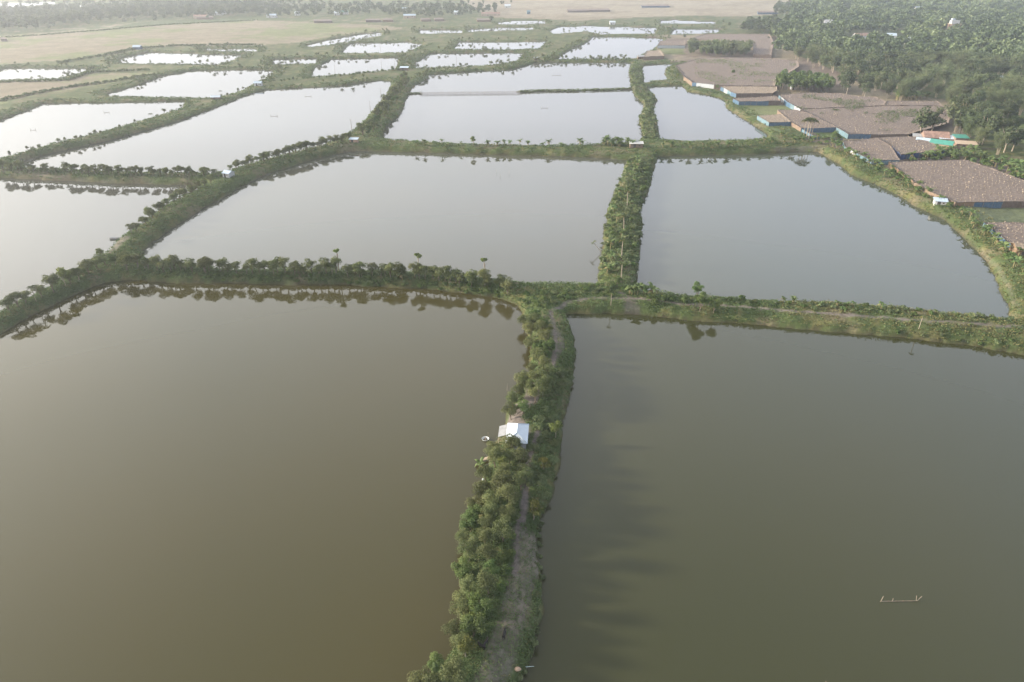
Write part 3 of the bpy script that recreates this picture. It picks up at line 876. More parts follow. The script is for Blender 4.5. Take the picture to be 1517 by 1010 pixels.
# diagonal dyke left of the middle left pond
for x, y in along([(195,350),(215,333),(240,312),(262,298),(290,283),(315,272)], 20, .8):
    plant('mango', x, y, 'small tree along the left edge of the diagonal dyke', 'small trees on the diagonal dyke', s=rnd.uniform(.6, .95))
for x, y in along([(200,346),(245,308),(300,280)], 8, .8):
    plant('banana', x, y, 'banana plant among the small trees of the diagonal dyke', 'banana plants on the diagonal dyke', s=rnd.uniform(.6, .9))
for x, y in along([(0,251),(50,254),(140,258),(230,260),(325,262)], 58, .9):
    plant('mango', x, y, 'small round tree on a bare stem in the row left of the blue roofed hut', 'tree row left of the blue roofed hut', s=rnd.uniform(.45, .95))
for x, y in along([(342,253),(400,237),(470,219),(518,208)], 46, 1.0):
    plant('mango', x, y, 'small tree of the dense row leading up to the orange hut', 'tree row below the orange hut', s=rnd.uniform(.55, 1.0))
for pl, n, s0, s1 in [([(532,206),(551,188),(566,170),(580,150),(594,130),(600,116)], 30, .75, 1.1), ([(543,206),(562,184),(578,164),(592,142),(604,122)], 24, .6, .9)]:
    for x, y in along(pl, n, 1.0):
        plant('green' if rnd.random() < .35 else 'mango', x, y, 'tree crowded on the dyke that climbs away behind the orange hut', 'trees behind the orange hut', s=rnd.uniform(s0, s1) * 1.35)
for x, y in along([(556,207),(570,190),(585,170),(598,152)], 12, 1.2):
    plant('banana', x, y, 'banana plant on the net side of the dyke behind the orange hut', 'banana plants behind the orange hut', s=rnd.uniform(.7, 1.0))
ROWH = [(55,895),(165,882),(195,872),(232,855),(305,842),(350,838),(388,828),(455,822),(483,816),(540,802),(568,792),(597,786),(710,750),(800,722),(930,675),(975,662),(1015,645),(1070,625),(1115,610),(1310,552),(1345,548),(1410,527),(1440,520)]
for i, (cx_, cy_) in enumerate(ROWH):
    plant_px('mango', cx_ / 3.992, cy_ / 3.992 + 2.2, 'small lone sapling spaced along the long narrow dyke at left', 'saplings on the long narrow dyke', s=rnd.uniform(.42, .62))
plant_px('coconut', 224, 174, 'spreading palm on the long narrow dyke at left', s=.42)
plant_px('coconut', 268, 157, 'thin palm near the upper end of the long narrow dyke', s=.42)
plant_px('coconut', 327, 139, 'slim palm beside the pale hut on the long narrow dyke', s=.4)
for x, y in along([(392,124),(450,119),(500,115),(545,110),(592,104)], 34, .8):
    plant('green', x, y, 'tiny tree in the dark row behind the long left pond', 'row behind the long left pond', s=rnd.uniform(.5, .8))
for i, (cx_, s) in enumerate([(265,.95),(362,.5),(420,.6),(465,.85),(512,.75),(563,.85),(605,1.0),(655,.7)]):
    plant_px('mango', 760 + cx_ / 3.992, 88, ['largest left end shrub of the eight on the far bank of the net pond', 'smallest, second of the eight bank shrubs', 'third from left, small bank shrub of eight', 'fourth from left, round bank shrub of eight', 'fifth from left, paler bank shrub of eight', 'sixth from left, wide bank shrub of eight', 'seventh from left, widest bank shrub of eight', 'right end shrub of the eight on the far bank'][i], 'eight shrubs on the far bank of the net pond', s=s * .9, sz=.7)
# dyke south of the net pond and of the east pond
for px, s in [(616,.7),(629,.9),(655,.75),(683,.5),(722,.75),(736,.85),(747,.75),(756,.7),(770,.8),(783,.7),(804,.9),(814,.85),(833,.8),(859,1.0),(862,.8)]:
    plant_px('banana', px, 215 + rnd.uniform(-.8, .8), 'thin banana plant against the water of the net pond', 'banana plants on the bank of the net pond', s=s * 1.4)
plant_px('lime', 701.5, 215.5, 'single upright tree in the middle of the net pond bank', s=1.0)
for x, y in along([(890,215),(935,217)], 16, 1.6):
    plant('banana', x, y, 'banana plant of the thick stand left of the flat roofed shelter', 'banana stand left of the flat roofed shelter', s=rnd.uniform(1.1, 1.6))
for x, y in along([(972,218),(1040,219),(1100,216),(1150,212),(1200,211)], 30, 1.6):
    plant('banana', x, y, 'banana plant on the bank between the middle right and the east pond', 'banana plants on the east pond bank', s=rnd.uniform(.7, 1.25))
# central dyke: lush mix
CD = [(935,236),(967,236),(960,270),(950,300),(948,360),(944,405),(890,410),(894,360),(904,300),(920,262)]
for x, y in scatter(CD, 2.1, minsd=.4):
    plant('vine' if rnd.random() < .88 else 'shrub', x, y, 'vine covered bush on the central dyke between the two middle ponds', 'bushes of the central dyke', s=rnd.uniform(.65, 1.1))
for x, y in scatter([(936,238),(952,238),(944,270),(934,300),(926,360),(920,405),(895,408),(899,360),(908,300),(924,262)], 6.2, minsd=2.0):
    plant('banana', x, y, 'banana plant in the lush left half of the central dyke', 'banana plants of the central dyke', s=rnd.uniform(.9, 1.3))
for px, py, lab in [(920,418,'tall papaya tree near the lower end of the central dyke'), (921,382,'papaya tree on a pale stem midway along the central dyke'), (924,345,'papaya tree high up the central dyke'), (929,306,'slender papaya tree in the upper third of the central dyke')]:
    plant_px('papaya', px, py, lab, s=1.2)
plant_px('papaya', 892, 374, 'papaya tree leaning out over the middle left pond', s=.95).rotation_euler = (0, -.75, 0)
for i, (px, py) in enumerate([(932,436),(936,437),(940,436),(944,437),(953,436),(966,437)]):
    plant_px('banana', px, py, 'banana plant with browning leaves at the foot of the central dyke', 'banana plants at the foot of the central dyke', s=rnd.uniform(.9, 1.3))
plant_px('green', 914, 425, 'rounded tree at the lower end of the central dyke', s=.75)
for px, py, s, sz, k, lab in [(1032,443,.9,1.2,'green','lone round tree on the far crest left of the twin trees'), (1037,461,1.15,1.0,'green','larger of the twin trees on the slope above the front right pond'), (1057,464,.85,1.05,'green','smaller right one of the twin trees on the slope')]:
    plant_px(k, px, py, lab, s=s, sz=sz)
for x, y in along([(960,445),(1010,446),(1020,447)], 9, 1.2):
    plant('shrub', x, y, 'bush on the far side of the footpath left of the twin trees', 'bushes left of the twin trees', s=rnd.uniform(.7, 1.1))
for px, py in [(1145,446),(1152,447),(1160,448),(1176,448),(1240,453),(1253,454),(1262,455),(1305,458)]:
    plant_px('banana', px, py, 'small banana plant on the crest of the long right dyke', 'small banana plants of the long right dyke', s=rnd.uniform(.6, .9))
for i, (px, py) in enumerate([(1361,487),(905,452)]):
    plant_px('papaya', px, py, ['withered papaya tree on the slope of the long right dyke', 'small papaya on the slope left of the bare soil cut'][i], s=.7)
RD1 = [(975,440),(1060,443),(1170,450),(1320,458),(1440,468),(1530,474),(1530,484),(1430,476),(1310,467),(1170,459),(1060,449),(975,445)]
for x, y in scatter(RD1, 2.1, minsd=.6):
    plant(rnd.choice(['shrub', 'vine', 'vine']), x, y, 'bush on the far side of the footpath of the long right dyke', 'bushes beyond the right dyke footpath', s=rnd.uniform(.45, .85))
RD2 = [(850,455),(940,458),(1060,466),(1170,474),(1300,485),(1440,497),(1530,506),(1530,516),(1440,507),(1300,495),(1170,484),(1060,475),(940,465),(850,461)]
for x, y in scatter(RD2, 2.6, minsd=.4):
    if rnd.random() < .8: plant(rnd.choice(['shrub', 'vine']), x, y, 'bush on the water side slope of the long right dyke', 'bushes on the slope of the right dyke', s=rnd.uniform(.35, .7))
# net pond | east pond dyke, shrubs
for x, y in scatter([(937,98),(950,98),(952,118),(957,135),(970,150),(972,165),(966,185),(975,205),(955,207),(949,180),(956,156),(942,140),(937,128),(933,108)], 2.8, minsd=.8):
    plant('vine', x, y, 'bush on the winding dyke between the net pond and the east pond', 'bushes of the winding dyke', s=rnd.uniform(.8, 1.5), parts=False)
plant_px('banana', 972, 185, 'tall banana plant at the bend of the winding dyke', s=1.2)
# east shore: banana belt
EB = [(1150,203),(1210,214),(1250,230),(1300,257),(1350,285),(1385,302),(1400,312),(1430,338),(1460,372),(1490,405),(1512,445),(1535,460),(1540,395),(1493,377),(1450,335),(1425,318),(1400,306),(1365,280),(1335,262),(1300,246),(1262,226),(1243,210),(1200,204)]
eb = scatter(EB, 2.9, minsd=4.0)
rnd.shuffle(eb)
for i, (x, y) in enumerate(eb):
    if i % 5 < 3 and COUNT.get('banana', 0) < 250:
        plant('banana', x, y, 'banana plant in the belt between the east shore and the betel sheds', 'banana belt of the east shore', s=rnd.uniform(.9, 1.35))
    else:
        plant('shrub', x, y, 'bush in the banana belt of the east shore', 'bushes of the east shore', s=rnd.uniform(.8, 1.5))
for x, y in scatter([(1345,236),(1400,225),(1440,228),(1480,238),(1540,262),(1540,276),(1500,262),(1450,238),(1400,235)], 4.2):
    if COUNT.get('banana', 0) < 295:
        plant('banana', x, y, 'tall banana plant behind the largest betel shed', 'banana plants behind the largest betel shed', s=rnd.uniform(1.4, 2.0))
for x, y in scatter([(1345,238),(1400,227),(1440,230),(1480,240),(1540,264),(1540,279),(1500,266),(1450,241),(1400,237)], 3.4):
    plant('shrub', x, y, 'bush under the tall banana plants behind the largest betel shed', 'bushes behind the largest betel shed', s=rnd.uniform(1.0, 1.7))
plant_px('green', 1237, 213, 'rounded tree at the corner behind the middle right pond', s=1.35)
for i, (px, py) in enumerate([(1190,204),(1194,204.5),(1198,205),(1201,205),(1195,202)]):
    plant_px('palm', px, py, 'tall slim areca palm in the cluster beside the blue fence', 'areca palms beside the blue fence', s=1.25 + .06 * (i % 3))
for i, (px, py) in enumerate([(1233,178),(1237,178)]):
    plant_px('palm', px, py, ['left one of two areca palms rising from the large betel shed', 'right one of two areca palms rising from the large betel shed'][i], s=.85)
# woodland
FOR = [(1174,-6),(1174,20),(1152,56),(1149,80),(1185,90),(1205,102),(1262,110),(1246,122),(1238,137),(1290,147),(1398,149),(1414,172),(1404,203),(1440,219),(1480,229),(1540,258),(1640,290),(1800,200),(1650,-6)]
HOLES = [[(1455,-6),(1560,-6),(1560,13),(1480,11)], [(1250,52),(1345,52),(1345,66),(1250,66)], [(1398,44),(1422,44),(1422,56),(1398,56)]]
fw = scatter(FOR, 8.0, 60000, holes=HOLES)
fw.sort(key=lambda p: math.hypot(*p))
print('woodland', len(fw))
rest = []
for i, (x, y) in enumerate(fw):
    n_ = vnoise(np.array([x]), np.array([y]), 38, 77)[0]
    k = 'bamboo' if n_ > .5 else 'forest'
    if COUNT.get(k + 'w', 0) < 135 and abs(x / max(y, 1)) < .86:
        COUNT[k + 'w'] = COUNT.get(k + 'w', 0) + 1
        d = math.hypot(x, y)
        zone = 'the front edge of the right hand woodland' if i < 60 else 'the nearer part of the right hand woodland'
        plant(k, x, y, ('feathery pale bamboo clump in ' if k == 'bamboo' else 'dark broad crowned tree in ') + zone, ('bamboo clumps, ' if k == 'bamboo' else 'dark trees, ') + zone, s=rnd.uniform(.9, 1.35), lod='near' if d < 460 else 'mid')
    else:
        rest.append((x, y, k))
def joined(name, items, seed=5):
    """many distant plants in one mesh; items: (x, y, kind, scale, lod)"""
    byk = {}
    rng = np.random.default_rng(seed)
    for x, y, k, s, lod in items:
        i = rng.integers(0, 4); tr, cr = variant(k, lod, int(i)); byk.setdefault(cr.name, [cr, []])[1].append((x, y, s))
    mats = []; Vs = []; Fs = []; Ts = []; Ms = []; off = 0
    for cr, ps in byk.values():
        nv = len(cr.vertices); v = np.empty(nv * 3, np.float32); cr.vertices.foreach_get('co', v); v = v.reshape(-1, 3)
        t = np.empty(len(cr.polygons), np.float32); cr.attributes['tint'].data.foreach_get('value', t)
        mt = cr.materials[0]
        if mt not in mats: mats.append(mt)
        mi = mats.index(mt)
        zs = land_h(np.array([p[0] for p in ps]), np.array([p[1] for p in ps]))
        for (x, y, s), z in zip(ps, zs):
            a = rng.uniform(0, 6.28); c, s_ = math.cos(a), math.sin(a)
            w = v * s
            Vs.append(np.stack([w[:, 0] * c - w[:, 1] * s_ + x, w[:, 0] * s_ + w[:, 1] * c + y, w[:, 2] * rng.uniform(.8, 1.15) + z - .1 * s], 1))
            Fs.append(np.arange(nv).reshape(-1, 4) + off); off += nv
            Ts.append(np.clip(t * .8 + rng.uniform(-.1, .22), 0, 1)); Ms.append(np.full(len(t), mi))
    me = mesh_np(name, np.concatenate(Vs), np.concatenate(Fs), mats, np.concatenate(Ms)); face_attr(me, 'tint', np.concatenate(Ts))
    return tag(link(name, me), kind='stuff')
items = []
for x, y, k in rest:
    d = math.hypot(x, y)
    if d > 1500 or abs(x / max(y, 1)) > .92: continue
    if d > 750 and rnd.random() < .25: continue
    items.append((x, y, k, rnd.uniform(.9, 1.5) * (1.12 if d > 750 else 1), 'far' if d < 520 else 'vfar'))
joined('woodland', items)
# groves by the sheds
for x, y in scatter([(1022,81),(1060,83),(1106,84),(1112,76),(1070,72),(1022,73)], 5.4):
    plant('bamboo', x, y, 'bamboo clump of the isolated grove among the brown sheds', 'bamboo of the isolated grove', s=rnd.uniform(.6, 1.1), parts=False)
for x, y in scatter([(1097,49),(1135,50),(1148,58),(1156,50),(1150,38),(1110,38)], 7):
    plant('forest', x, y, 'dark tree of the grove left of the woodland', 'trees of the grove left of the woodland', s=rnd.uniform(.9, 1.35), parts=False)
for x, y in scatter([(1146,22),(1165,24),(1172,8),(1150,8)], 12):
    plant('forest', x, y, 'dark tree at the far corner of the woodland beside the pale fields', 'trees at the far corner of the woodland', s=rnd.uniform(.8, 1.1), parts=False)
for x, y in scatter([(1152,134),(1190,136),(1228,137),(1230,128),(1190,122),(1155,124)], 3.6):
    plant('green', x, y, 'slim stemmed tree of the plantation behind the large shed field', 'trees of the plantation block', s=rnd.uniform(1.6, 2.0), sz=1.2)
for px, py, s, lab, k in [(1362,201,1.3,'large dark tree with a pale trunk behind the teal roofs', 'forest'), (1378,202,1.05,'dark tree touching the rusty roof on its left side', 'forest'), (1345,147,.8,'dark round bush tree beside the silvery banana stand', 'forest'),
    (1420,203,1.3,'massive dark tree right of the teal roofed house', 'forest'), (1455,214,1.35,'tall tree with pale forked trunks right of the farmstead', 'forest'), (1487,226,1.1,'olive brown tree right of the farmstead', 'forest'),
    (1405,182,1.05,'flat topped spreading tree above the farmstead', 'bamboo'), (1390,176,.6,'wispy low tree left of the flat topped one', 'bamboo'),
    (1014,57,.45,'small dark bush at the far end of the brown sheds', 'forest'), (1129,54,.5,'small round tree below the grove', 'forest'), (1138,60,.4,'dark bush at the shed field corner', 'forest')]:
    plant_px(k, px, py, lab, s=s)
for x, y in scatter([(1325,147),(1375,147),(1375,142),(1330,142)], 3.2):
    if COUNT.get('banana', 0) < 300:
        plant('banana', x, y, 'silvery banana plant in the stand at the edge of the woodland', 'silvery banana stand', s=rnd.uniform(1.5, 1.9))
for i, (px, py, s, k) in enumerate([(1085,113,.9,'green'),(1088,118,.7,'green'),(1022,118,.7,'green'),(1062,133,.75,'green'),(1003,118,.8,'lime'),(995,112,.7,'lime'),(1080,40,.5,'forest')]):
    plant_px(k, px, py, ['dark bush on the big brown shed field', 'lower bush on the big brown shed field', 'bush at the corner above the east pond', 'bush at the left end of the light blue fence', 'pale bush on the shore of the small east pond', 'second pale bush on the shore of the small east pond', 'small tree beyond the isolated grove'][i], s=s * 1.2)

# far left village trees and belts
far = []
for poly, d, s0, s1, k2, pr in [
    ([(-40,50),(0,47),(40,44),(90,39),(180,30),(300,26),(390,22),(390,8),(250,8),(120,14),(0,18),(-60,20)], 9, .8, 1.35, 'forest', .9),
    ([(380,26),(480,24),(560,24),(640,26),(735,20),(735,12),(640,10),(520,10),(380,8)], 10, .6, 1.2, 'forest', .62),
    ([(-100,14),(100,9),(300,7),(480,6),(480,3),(200,3),(-100,5)], 14, .8, 1.3, 'forest', .7),
    ([(640,7),(740,9),(760,5),(640,3)], 18, .6, .9, 'forest', .5)]:
    for x, y in scatter(poly, d, 40000):
        if rnd.random() < pr: far.append((x, y, k2 if rnd.random() < .7 else 'bamboo', rnd.uniform(s0, s1), 'vfar'))
print('far', len(far))
joined('village_tree_belt', far, 8)
for px, py, s, lab in [(35,47,1.35,'big pale tree standing before the far left village belt'), (54,46,.9,'smaller tree right of the big pale tree at far left'), (74,45,.6,'low tree at the end of the far left thicket'), (131,39,.75,'lone yellowish tree on the far field edge at left'), (185,36,.75,'lone far tree second right of the yellowish one'), (200,35,.7,'lone far tree third right of the yellowish one'), (231,34,.85,'lone far tree fourth right of the yellowish one'), (263,30,.95,'tall lone yellowish tree before the far village'), (308,29,.6,'small dark tree before the far village houses'),(700+28,34,.9,'pale tree beside the brown far shed')]:
    plant_px('forest', px, py, lab, s=s, parts=False)
# small trees on all the far dykes
PXr = R.uniform(-20, 1075, 160000); PYr = R.uniform(30, 122, 160000)
Xr, Yr = Gn(PXr, PYr, 1.6); sr = pond_sd(Xr, Yr)
m = (sr > 1.3) & (sr < 9) & ~((PXr > 935) & (PYr > 60)) & (vnoise(Xr, Yr, 22, 3) > .34)
Xr, Yr = Xr[m], Yr[m]
cell = {}; far = []
for x, y in zip(Xr, Yr):
    d = 2.9 if math.hypot(x, y) < 600 else 3.8
    key = (int(x // d), int(y // d))
    if key in cell: continue
    cell[key] = 1; far.append((float(x), float(y), rnd.choice(['mango', 'shrub', 'vine', 'shrub', 'vine']), rnd.uniform(.4, .85), 'vfar'))
print('dyke trees', len(far))
joined('far_dyke_scrub', far, 9)
# hedge lines across the far fields at left
far = []
for pl, n, s_ in [([(0,56),(60,52),(150,45),(240,37),(380,30)], 420, .38), ([(90,93),(150,83),(200,72),(260,68),(380,66)], 300, .42), ([(0,150),(45,140),(100,130),(160,122),(215,112)], 150, .42), ([(0,122),(100,119),(135,107),(220,104)], 150, .4)]:
    for x, y in along(pl, n, 2.0): far.append((x, y, 'shrub', rnd.uniform(.6, 1) * s_ * 3.0, 'vfar'))
joined('field_hedges', far, 10)

# low ground cover on the banks
def cover(name, mat, n, seed, lo, hi, pxr, pyr, sel, k=6, size_px=1.9, hgt=(.1, .7)):
    rng = np.random.default_rng(seed)
    px = rng.uniform(*pxr, n); py = rng.uniform(*pyr, n)
    X, Y = Gn(px, py, 1.4)
    s = pond_sd(X, Y)
    m = (s > lo) & (s < hi)
    px, py, X, Y, s = px[m], py[m], X[m], Y[m], s[m]
    for pl, w, st in PATHW:
        d, _ = seg_dist(X, Y, pl, False); keep = (d > w * (.75 + .6 * vnoise(X, Y, 2.0, 12))) | (rng.random(len(X)) > st + .05)
        px, py, X, Y, s = px[keep], py[keep], X[keep], Y[keep], s[keep]
    m = sel(px, py, X, Y, s, rng); px, py, X, Y, s = px[m], py[m], X[m], Y[m], s[m]
    Z = land_h(X, Y)
    m = Z > .12; px, py, X, Y, s, Z = px[m], py[m], X[m], Y[m], s[m], Z[m]
    D = np.sqrt(X ** 2 + Y ** 2 + CAM_H ** 2); px_m = D / FPX
    bush = np.clip((fnoise(X, Y, 3.2, 61) - .38) * 2.6, 0.05, 1)
    H = (hgt[0] + (hgt[1] - hgt[0]) * bush) * np.clip(s / 1.5 + .35, .3, 1)
    n = len(X)
    P = np.repeat(np.stack([X, Y, Z], 1), k, 0); Hk = np.repeat(H, k); pk = np.repeat(px_m, k)
    P[:, :2] += rng.normal(size=(n * k, 2)) * np.repeat(np.clip(px_m * 1.6, .12, .6), k)[:, None]
    P[:, 2] += rng.random(n * k) ** .6 * Hk
    N = rng.normal(size=(n * k, 3)) * .55 + np.array([0, 0, .8])
    T = np.clip(np.repeat(fnoise(X, Y, 7, 71) * 1.1 - .1, k) * .7 + rng.random(n * k) * .4, 0, 1)
    V, F = leaf_quads(P, N, np.clip(pk * size_px, .14, 1.2) * rng.uniform(.7, 1.4, n * k), .6, rng)
    me = mesh_np(name, V, F, [mat]); face_attr(me, 'tint', T)
    print(name, len(F))
    return tag(link(name, me), kind='stuff')
yel = lambda px, py, X, Y: np.clip(((px > 1150) & (py < 560)) * .55 + ((px > 985) & (py > 420) & (py < 530)) * .12 + (py < 240) * .15 + .10 + (vnoise(X, Y, 9, 88) - .5) * .5, 0, 1)
cover('weeds', M_cover, 420000, 3, .15, 9, (-40, 1560), (60, 1060), lambda px, py, X, Y, s, r: (r.random(len(px)) > yel(px, py, X, Y)) & (fnoise(X, Y, 6, 33) > .22))
cover('dry_grass', M_grassb, 150000, 4, .1, 12, (-40, 1560), (60, 1060), lambda px, py, X, Y, s, r: r.random(len(px)) < yel(px, py, X, Y), hgt=(.1, .45))
far = []
for (pl, w_, h_), n in zip(SPITS, (260, 30)):
    for x, y in along([(a, b_ - 1.0) for a, b_ in pl], n, 1.3): far.append((x, y, 'vine', rnd.uniform(.3, .55), 'vfar'))
joined('floating_weed_mat', far, 12)
# betel vines and weeds that have grown up through the straw canopies
def tufts(name, poly, n, seed, z):
    rng = np.random.default_rng(seed); W = [G(p[0], p[1], z) for p in poly]; xs = [p[0] for p in W]; ys = [p[1] for p in W]
    X = rng.uniform(min(xs), max(xs), n); Y = rng.uniform(min(ys), max(ys), n)
    m = in_poly(X, Y, W) & (fnoise(X, Y, 16, seed) > .56); X, Y = X[m], Y[m]; k = 7
    sz = rng.uniform(.35, 1.0, len(X))
    P = np.repeat(np.stack([X, Y, np.full(len(X), z)], 1), k, 0) + rng.normal(size=(len(X) * k, 3)) * np.repeat(sz, k)[:, None] * np.array([.45, .45, .35]) + np.array([0, 0, .3])
    V, F = leaf_quads(P, rng.normal(size=P.shape) * .6 + np.array([0, 0, .7]), rng.uniform(.3, .6, len(P)), .6, rng)
    me = mesh_np(name, V, F, [M_vine]); face_attr(me, 'tint', rng.random(len(F))); return tag(link(name, me), kind='stuff')
tufts('vine_tufts', [(1030,88),(1140,88),(1180,95),(1150,122),(1060,124),(1030,112)], 3800, 31, 3.5)
tufts('vine_tufts', [(1190,140),(1290,145),(1300,155),(1380,160),(1390,175),(1335,196),(1250,190),(1210,165),(1180,160)], 5000, 32, 3.5)
for k in COUNT: print(k, COUNT[k])
print('objects', len(bpy.data.objects), 'tris', sum(len(m.polygons) * 2 for m in bpy.data.meshes))
# ------------------------------------------------------------------ betel sheds
M_straw = plain('straw_canopy', (.120, .095, .080), .95, .28, 1.1, bump=.8)
M_strawp = plain('pale_straw_canopy', (.185, .15, .115), .95, .4, 1.3, bump=.8)
M_stick = plain('bamboo_stick', (.24, .20, .155), .85, .2, 5)
M_cane = plain('cane_wall', (.17, .115, .075), .9, .3, 3, bump=.4)
M_canel = plain('light_cane_wall', (.165, .122, .09), .9, .25, 3, bump=.4)
M_blue = plain('blue_tarpaulin', (.055, .105, .165), .5, .3, 1.2, bump=.3)
M_lblue = plain('light_blue_tarpaulin', (.105, .170, .205), .5, .3, 1.2, bump=.3)
M_royal = plain('royal_blue_tarpaulin', (.03, .055, .135), .5, .3, 1.2, bump=.3)
M_slate = plain('slate_blue_net', (.055, .095, .14), .8, .25, 2)
M_white = plain('white_sheet', (.32, .34, .36), .6, .12, 2)
M_brown = plain('brown_net', (.105, .08, .065), .9, .25, 2)

def shed(label, top_px, walls, hgt=2.1, base=1.35, mat=None, spacing=2.0, group='betel leaf sheds on the right bank', sticks=True, tilt=0.35, panel=3.2):
    """a flat straw canopy on posts with sheets round its sides; top_px is the canopy outline seen in the photograph"""
    W = [G(p[0], p[1], base + hgt) for p in top_px]
    cx = sum(p[0] for p in W) / len(W); cy_ = sum(p[1] for p in W) / len(W)
    root = bpy.data.objects.new('betel_shed', None); COL.objects.link(root); root.location = (cx, cy_, base)
    tag(root, label, 'shed', group)
    W = [(x - cx, y - cy_) for x, y in W]
    xs = [p[0] for p in W]; ys = [p[1] for p in W]
    step = spacing * .5 if (max(xs) - min(xs)) * (max(ys) - min(ys)) < 3500 else spacing * .8
    # canopy: gently uneven sheet with a thin edge
    ca, sa = math.cos(tilt), math.sin(tilt)
    n = len(W)
    rim = []
    for i in range(n):
        a, b_ = Vector(W[i]), Vector(W[(i + 1) % n]); k = max(1, int((b_ - a).length / 2.5))
        for j in range(k): rim.append(a.lerp(b_, j / k))
    gx, gy = np.meshgrid(np.arange(min(xs), max(xs), step), np.arange(min(ys), max(ys), step))
    gx, gy = gx.ravel(), gy.ravel()
    ins = in_poly(gx, gy, W); dd, _ = seg_dist(gx, gy, W, True); k = ins & (dd > step * .5)
    pts = [(float(a), float(b_)) for a, b_ in zip(gx[k], gy[k])]
    from mathutils.geometry import delaunay_2d_cdt
    vin = [Vector((p[0], p[1])) for p in rim] + [Vector(p) for p in pts]
    vo, eo, fo, *_ = delaunay_2d_cdt(vin, [], [list(range(len(rim)))], 1, 1e-4)
    vx = np.array([v.x for v in vo]); vy = np.array([v.y for v in vo])
    u = vx * ca + vy * sa
    z = hgt + .10 * np.sin(u * 2 * math.pi / 3.0) + (fnoise(vx + cx, vy + cy_, 5, 14) - .5) * .35
    nb = len(vo)
    verts = [(float(a), float(b_), float(c)) for a, b_, c in zip(vx, vy, z)] + [(v.x, v.y, float(hgt - .22)) for v in rim]
    faces = [tuple(f) for f in fo]
    def near(v): return int(np.argmin((vx - v.x) ** 2 + (vy - v.y) ** 2))
    ridx = [near(v) for v in rim]
    for i in range(len(rim)):
        j = (i + 1) % len(rim); faces.append((ridx[i], nb + i, nb + j, ridx[j]))
    me = bpy.data.meshes.new('canopy'); me.from_pydata(verts, [], faces); me.materials.append(mat or M_straw)
    me.polygons.foreach_set('use_smooth', np.full(len(me.polygons), True)); me.update()
    link('canopy', me, root)
    # pale sticks and straw tufts that stand in rows through the canopy
    if sticks:
        mb = MB(); r_ = np.random.default_rng(int(abs(cx) * 7))
        su, sv = np.meshgrid(np.arange(-90, 90, spacing), np.arange(-90, 90, spacing * .62))
        su = su.ravel() + r_.normal(size=su.size) * .12; sv = sv.ravel() + r_.normal(size=sv.size) * .2
        X_ = su * ca - sv * sa; Y_ = su * sa + sv * ca
        k = in_poly(X_, Y_, W) & (r_.random(len(X_)) < .8)
        big = min(.14, .04 + math.hypot(cx, cy_) * .00022)
        for x, y in zip(X_[k][:2600], Y_[k][:2600]):
            hh = r_.uniform(.12, .42); a = r_.uniform(0, 3)
            mb.box((x, y, hgt + hh * .5), (big, big * r_.uniform(1, 4), hh), a)
        if mb.v: tag(mb.build('canopy_sticks', M_stick, root), kind='stuff')
    for i, mats in walls.items():
        a, b_ = Vector(W[i]), Vector(W[(i + 1) % n]); L = (b_ - a).length; k = max(1, int(round(L / panel))); ang = math.atan2(b_.y - a.y, b_.x - a.x)
        if not isinstance(mats, (list, tuple)): mats = [mats]
        for j in range(k):
            m = mats[int(j * len(mats) / k)] if len(mats) > 1 else mats[0]
            c = a.lerp(b_, (j + .5) / k); w = L / k
            # a hanging sheet with folds
            mb = MB(); nx = 6; bv = []
            ht = hgt - .05 + rnd.uniform(-.12, .02)
            for q in range(nx + 1):
                f_ = (q / nx - .5) * (w - .04); off = .05 * math.sin(q * 2.4 + j) + (.03 if j % 2 else 0)
                px_, py_ = c.x + math.cos(ang) * f_ - math.sin(ang) * off, c.y + math.sin(ang) * f_ + math.cos(ang) * off
                bv.append((px_, py_))
            for q in range(nx):
                mb.quad([(bv[q][0], bv[q][1], -.9), (bv[q + 1][0], bv[q + 1][1], -.9), (bv[q + 1][0], bv[q + 1][1], ht), (bv[q][0], bv[q][1], ht)])
            mb.build('wall_sheet', m, root)
        for j in range(k + 1):
            c = a.lerp(b_, j / k); MB().tube([(c.x, c.y, -.9), (c.x, c.y, hgt + .25)], .05, 5).build('post', M_stick, root)
    return root

B, Lb, Ro, S_, C_, Cl, Br, Wh = M_blue, M_lblue, M_royal, M_slate, M_cane, M_canel, M_brown, M_white
shed('largest brown betel shed at right with a dark blue sheet in its front wall', [(1317,239.5),(1431,236),(1514,265.6),(1565,283),(1565,300),(1514,298),(1416,299.4),(1377,283),(1352,267)], {3: Br, 4: Br, 5: [C_, C_, S_, S_, Br] if False else [Br, S_, S_, C_, C_], 6: Cl, 7: Cl, 8: C_}, spacing=2.2, tilt=.5)
shed('betel shed with pale blue sheets along its pond side next to the farmstead', [(1249,209),(1298,204),(1320,216),(1333,236.6),(1291.6,237.4),(1252,217)], {3: Lb, 4: [Lb, Lb, Wh, Lb], 5: Lb}, tilt=.3)
shed('betel shed with royal blue front wall directly below the teal roofed house', [(1299,203.6),(1357,201.5),(1380,211),(1400,221.5),(1335,228.7),(1321,215.6)], {2: Cl, 3: [Ro, B, Ro, Ro, B, Ro], 4: Ro}, tilt=.3)
shed('betel shed with white dotted roof and torn blue sheets at the right frame edge', [(1458,328.5),(1517,329.4),(1580,331),(1580,363),(1498,361.5)], {3: Ro, 4: [B, Lb, B, B, Lb]}, spacing=1.6, tilt=.5)
shed('small pale betel shed with slate front wall beside the east pond', [(1122,170.5),(1158.6,169),(1172,180),(1139.5,181)], {2: S_, 3: Lb, 1: Cl}, mat=M_strawp, base=1.3, hgt=2.3)
shed('long low betel shed with dark slate front above the green plot', [(1086,145.5),(1149,142),(1157,149),(1095,150)], {2: [Br, S_, S_, S_], 3: B}, base=1.3)
